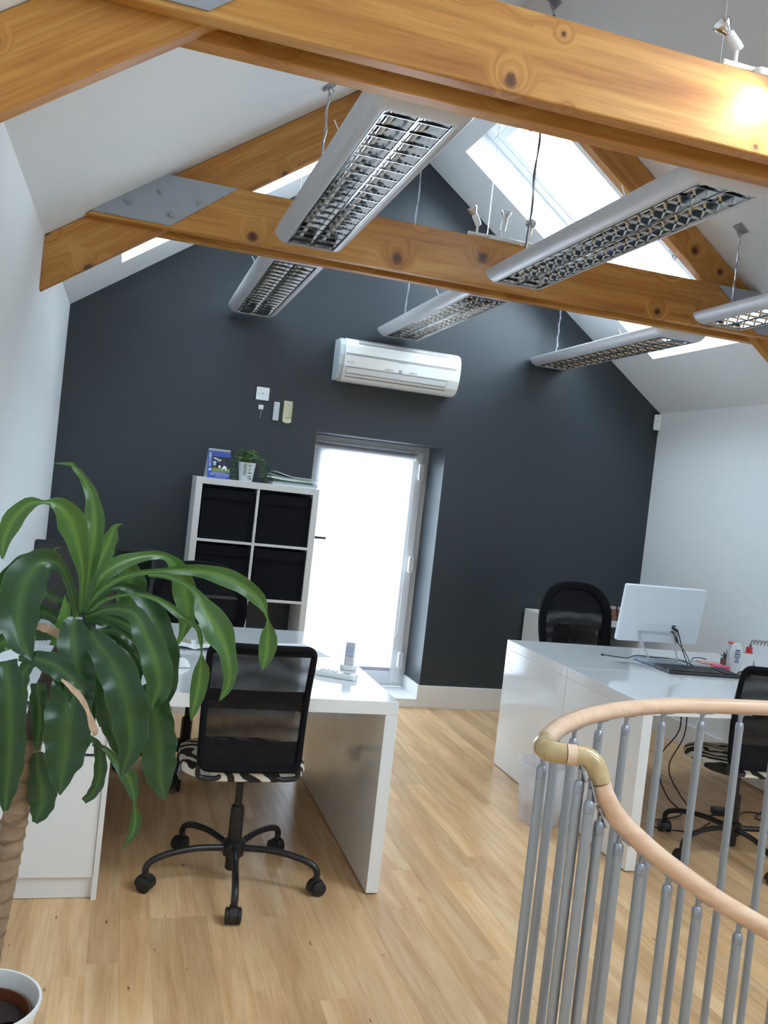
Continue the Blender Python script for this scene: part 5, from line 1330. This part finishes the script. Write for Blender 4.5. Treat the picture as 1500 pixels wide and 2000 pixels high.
LOW = [(1.036, 1.691, .950), (1.049, 1.69, .922), (1.085, 1.69, .875), (1.145, 1.69, .826), (1.222, 1.69, .773), (1.365, 1.69, .688), (1.51, 1.69, .616), (1.75, 1.69, .495), (2.3, 1.70, .22), (2.9, 1.72, -.08)]
rail('handrail', LOW, M['beech'], 60)
LP = crom(LOW, 200)
def low_at(x):
    q = min(LP, key=lambda p: abs(p.x - x)); i = LP.index(q); t = (LP[min(i + 1, 200)] - LP[max(i - 1, 0)]).normalized(); return q, t
def baluster(x, y, z0, ztop, tdir, zcap=None):
    """ztop: underside of the rail"""
    zt = ztop - .050 if zcap is None else zcap - .026
    m = MB(); m.lathe([(.0112, z0), (.0112, zt)], 16, (x - OX, y - OY, 0))
    m.lathe([(.0125, z0), (.0125, z0 + .012), (.0112, z0 + .02)], 16, (x - OX, y - OY, 0))
    o = m.build('baluster', M['baluster'], ra, smooth=True)
    m = MB(); m.lathe([(.0108, zt), (.0118, zt + .001), (.0118, zt + .014), (.0105, zt + .022), (.007, zt + .026)], 16, (x - OX, y - OY, 0)); m.build('baluster_cap', M['balcap'], o, smooth=True)
    t = Vector(tdir).normalized(); m = MB()
    c = Vector((x - OX, y - OY, ztop)); s = Vector((0, 0, 1)).cross(t).normalized(); nrm_ = t.cross(s)
    m.tube([Vector((x - OX, y - OY, zt + .022)), Vector((x - OX, y - OY, ztop - .010)), c + t * .004 - nrm_ * -.0], [.0055, .006, .0085], 8)
    m.obox(c + t * .008 + nrm_ * 0.0, t, s, nrm_, .024, .009, .0018)
    m.lathe([(0, -.0125), (.004, -.0125), (.004, .0125), (0, .0125)], 8, (x - OX, y - OY, zt + .011), 'y')
    m.build('rail_bracket', M['balcap'], o, smooth=True)
UB = [(.943, 1.783), (1.055, 1.918), (1.148, 2.004), (1.26, 2.087), (1.377, 2.148), (1.525, 2.207), (1.67, 2.225), (1.812, 2.228), (1.945, 2.238), (2.093, 2.242), (2.241, 2.244), (2.389, 2.246)]
UPC = crom(UP, 300)
for (x, y) in UB:
    q = min(UPC, key=lambda p: (p.x - x) ** 2 + (p.y - y) ** 2); i = UPC.index(q)
    t = UPC[max(i - 1, 0)] - UPC[min(i + 1, 300)]
    yy = q.y if x > .95 else y; xx = q.x if x > .95 else x
    baluster(xx, yy, 0.0, .9785, t)
def tread_z(x): return -.02 - .1325 * max(0, math.floor((x - 1.0) / .25) + 1)
LB = [(.992, .956), (1.009, .921), (1.044, .881), (1.097, .832), (1.158, .796), (1.232, .743), (1.316, .690), (1.432, .617)]
for k, (x, zd) in enumerate(LB + [(1.55, None), (1.68, None), (1.81, None), (1.94, None)]):
    q, t = low_at(max(x, 1.04))
    zr_ = q.z - .0222 / max(.35, math.hypot(t.x, t.y)) + .002
    if k < 2: zr_ = zd + .022
    baluster(x, 1.69 + (.012 if k == 0 else -.010 if k == 1 else 0), tread_z(x), zr_, t, None if zd is None else min(zd - .006, zr_ - .016))
stt = thing('staircase', 'wooden stair flight going down inside the stairwell, below the railing', 'stairs', (1.0, 1.2, 0))
for k in range(11):
    z = -.02 - .1325 * (k + 1)
    if 1.0 + .25 * (k + 1) > XR: break
    MB().box(.25 * k, -.87, z - .04, .25 * k + .27, .62, z).build('tread', M['floor'], stt, bevel=.003)
    MB().box(.25 * k, -.87, z, .25 * k + .018, .62, z + .0925).build('riser', M['white_board'], stt)

# ================================================================== BIG PLANT
pot = thing('dracaena_plant', 'tall cane plant with drooping striped leaves in a white pot, left', 'plant', (-.205, 2.20, 0))
PX, PY = -.205, 2.20
MB().lathe([(.085, 0), (.09, .004), (.132, .215), (.138, .228), (.138, .240), (.132, .240), (.127, .226), (.120, .16), (0, .16)], 40).build('outer_pot', M['plastic_white'], pot, smooth=True)
MB().lathe([(.109, .161), (.117, .205), (.113, .205), (.110, .175), (0, .175)], 36).build('inner_pot', M['terracotta'], pot, smooth=True)
m = MB(); rows = []
random.seed(9)
for i in range(7):
    r_ = .106 * i / 6 + .0001
    rows.append([(r_ * math.cos(2 * PI * k / 28), r_ * math.sin(2 * PI * k / 28), .180 + (random.uniform(-.004, .006) if i < 6 and k < 28 else 0)) for k in range(29)])
m.grid(rows); m.build('soil', M['soil'], pot, smooth=True, kind='stuff')
TR = [(-.205, 2.20, .17), (-.200, 2.20, .30), (-.190, 2.20, .42), (-.178, 2.20, .54), (-.168, 2.20, .66), (-.158, 2.20, .77), (-.151, 2.20, .86)]
P = crom([(x - PX, y - PY, z) for x, y, z in TR], 90)
rs = [.0315 - .004 * i / 90 + (.0024 if i % 4 == 0 else 0) + .0008 * math.sin(i * 1.7) for i in range(91)]
MB().tube(P, rs, 18).build('cane', M['bark'], pot, smooth=True)
P = crom([(x - PX, y - PY, z) for x, y, z in [(-.151, 2.20, .855), (-.135, 2.205, .96), (-.112, 2.205, 1.05), (-.092, 2.203, 1.10), (-.080, 2.20, 1.13)]], 30)
MB().tube(P, [.024 - .014 * i / 30 + (.0015 if i % 3 == 0 else 0) for i in range(31)], 14).build('leafy_stem', M['bark_dark'], pot, smooth=True)
def leaf_mat(name, edge, midc, stripe, under):
    m = bpy.data.materials.new(name); N, Lk, b = nodes(m)
    uv = N.new('ShaderNodeUVMap'); uv.uv_map = 'UVMap'
    mp = N.new('ShaderNodeMapping'); mp.inputs['Scale'].default_value = (26, 1.1, 1); Lk.new(uv.outputs[0], mp.inputs[0])
    nz = N.new('ShaderNodeTexNoise'); nz.inputs['Scale'].default_value = 1.0; nz.inputs['Detail'].default_value = 3; Lk.new(mp.outputs[0], nz.inputs[0])
    sx = N.new('ShaderNodeSeparateXYZ'); Lk.new(uv.outputs[0], sx.inputs[0])
    ab = N.new('ShaderNodeMath'); ab.operation = 'SUBTRACT'; ab.inputs[1].default_value = .5; Lk.new(sx.outputs[0], ab.inputs[0])
    a2 = N.new('ShaderNodeMath'); a2.operation = 'ABSOLUTE'; Lk.new(ab.outputs[0], a2.inputs[0])
    a3 = N.new('ShaderNodeMath'); a3.operation = 'MULTIPLY_ADD'; a3.inputs[1].default_value = .16; Lk.new(nz.outputs['Fac'], a3.inputs[0]); Lk.new(a2.outputs[0], a3.inputs[2])
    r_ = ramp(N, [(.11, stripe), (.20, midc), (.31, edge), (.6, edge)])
    Lk.new(a3.outputs[0], r_.inputs[0])
    # pale rim
    r2 = ramp(N, [(.485, (0, 0, 0)), (.495, (1, 1, 1))]); Lk.new(a2.outputs[0], r2.inputs[0])
    mx = N.new('ShaderNodeMix'); mx.data_type = 'RGBA'; Lk.new(r2.outputs[0], mx.inputs[0]); Lk.new(r_.outputs[0], mx.inputs[6]); mx.inputs[7].default_value = (*[c * 2.2 for c in midc], 1)
    Lk.new(mx.outputs[2], b.inputs['Base Color']); b.inputs['Roughness'].default_value = .30; b.inputs['Specular IOR Level'].default_value = .5
    t = N.new('ShaderNodeBsdfTranslucent'); t.inputs[0].default_value = (*under, 1)
    ms = N.new('ShaderNodeMixShader'); ms.inputs[0].default_value = .22
    Lk.new(b.outputs[0], ms.inputs[1]); Lk.new(t.outputs[0], ms.inputs[2]); Lk.new(ms.outputs[0], N['Material Output'].inputs[0])
    return m
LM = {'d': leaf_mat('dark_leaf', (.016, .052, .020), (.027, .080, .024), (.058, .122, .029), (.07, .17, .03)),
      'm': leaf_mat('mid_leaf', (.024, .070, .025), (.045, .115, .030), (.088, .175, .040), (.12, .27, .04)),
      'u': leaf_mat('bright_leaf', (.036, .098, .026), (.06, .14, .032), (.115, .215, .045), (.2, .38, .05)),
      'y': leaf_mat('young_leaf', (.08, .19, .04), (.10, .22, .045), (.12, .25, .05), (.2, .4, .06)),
      'b': mat('dry_brown_leaf', (.45, .30, .20), .7, var=.35, scale=40)}
def leaf(kind, pts, idx):
    n = 30; W = 6
    C3 = crom([p[:3] for p in pts], n); 
    hw = [max(.0008, v.x) for v in crom([(p[3], 0, 0) for p in pts], n)]
    rnd = random.Random(idx * 13 + 5)
    view = Vector((0.06, -1, .22)).normalized()
    tw0, tw1 = rnd.uniform(-.35, .35), rnd.uniform(-.35, .35)
    fold = .30 if kind != 'b' else .1; rows = []
    for i in range(n + 1):
        a, c = C3[max(0, i - 1)], C3[min(n, i + 1)]; T = (c - a).normalized()
        S = T.cross(view)
        if S.length < .15: S = T.cross(Vector((1, 0, 0)))
        S.normalize(); Nn = S.cross(T).normalized()
        tw = tw0 + (tw1 - tw0) * i / n
        S2 = S * math.cos(tw) + Nn * math.sin(tw); N2 = Nn * math.cos(tw) - S * math.sin(tw)
        row = []
        for j in range(W + 1):
            u = -1 + 2 * j / W
            wav = .17 * hw[i] * math.sin(i * .95 + idx + (2.0 if u > 0 else 0)) * u * u
            edge = 1 + .06 * math.sin(i * 1.25 + idx * 2 + (1.3 if u > 0 else 0)) * (abs(u) > .9)
            p = C3[i] + S2 * (u * hw[i] * edge) + N2 * (fold * hw[i] * (abs(u) - .5) + wav)
            row.append((p.x - PX, p.y - PY, p.z))
        rows.append(row)
    m = MB(); m.grid(rows)
    me = m.mesh('leaf', LM[kind], smooth=False, fix=False)
    for p in me.polygons: p.use_smooth = True
    uvl = me.uv_layers.new(name='UVMap')
    for p in me.polygons:
        for li in p.loop_indices:
            vi = me.loops[li].vertex_index; uvl.data[li].uv = ((vi % (W + 1)) / W, (vi // (W + 1)) / n + idx * .37)
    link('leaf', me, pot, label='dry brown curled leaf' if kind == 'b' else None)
for k, (kind, pts) in enumerate(LEAVES): leaf(kind, pts, k)
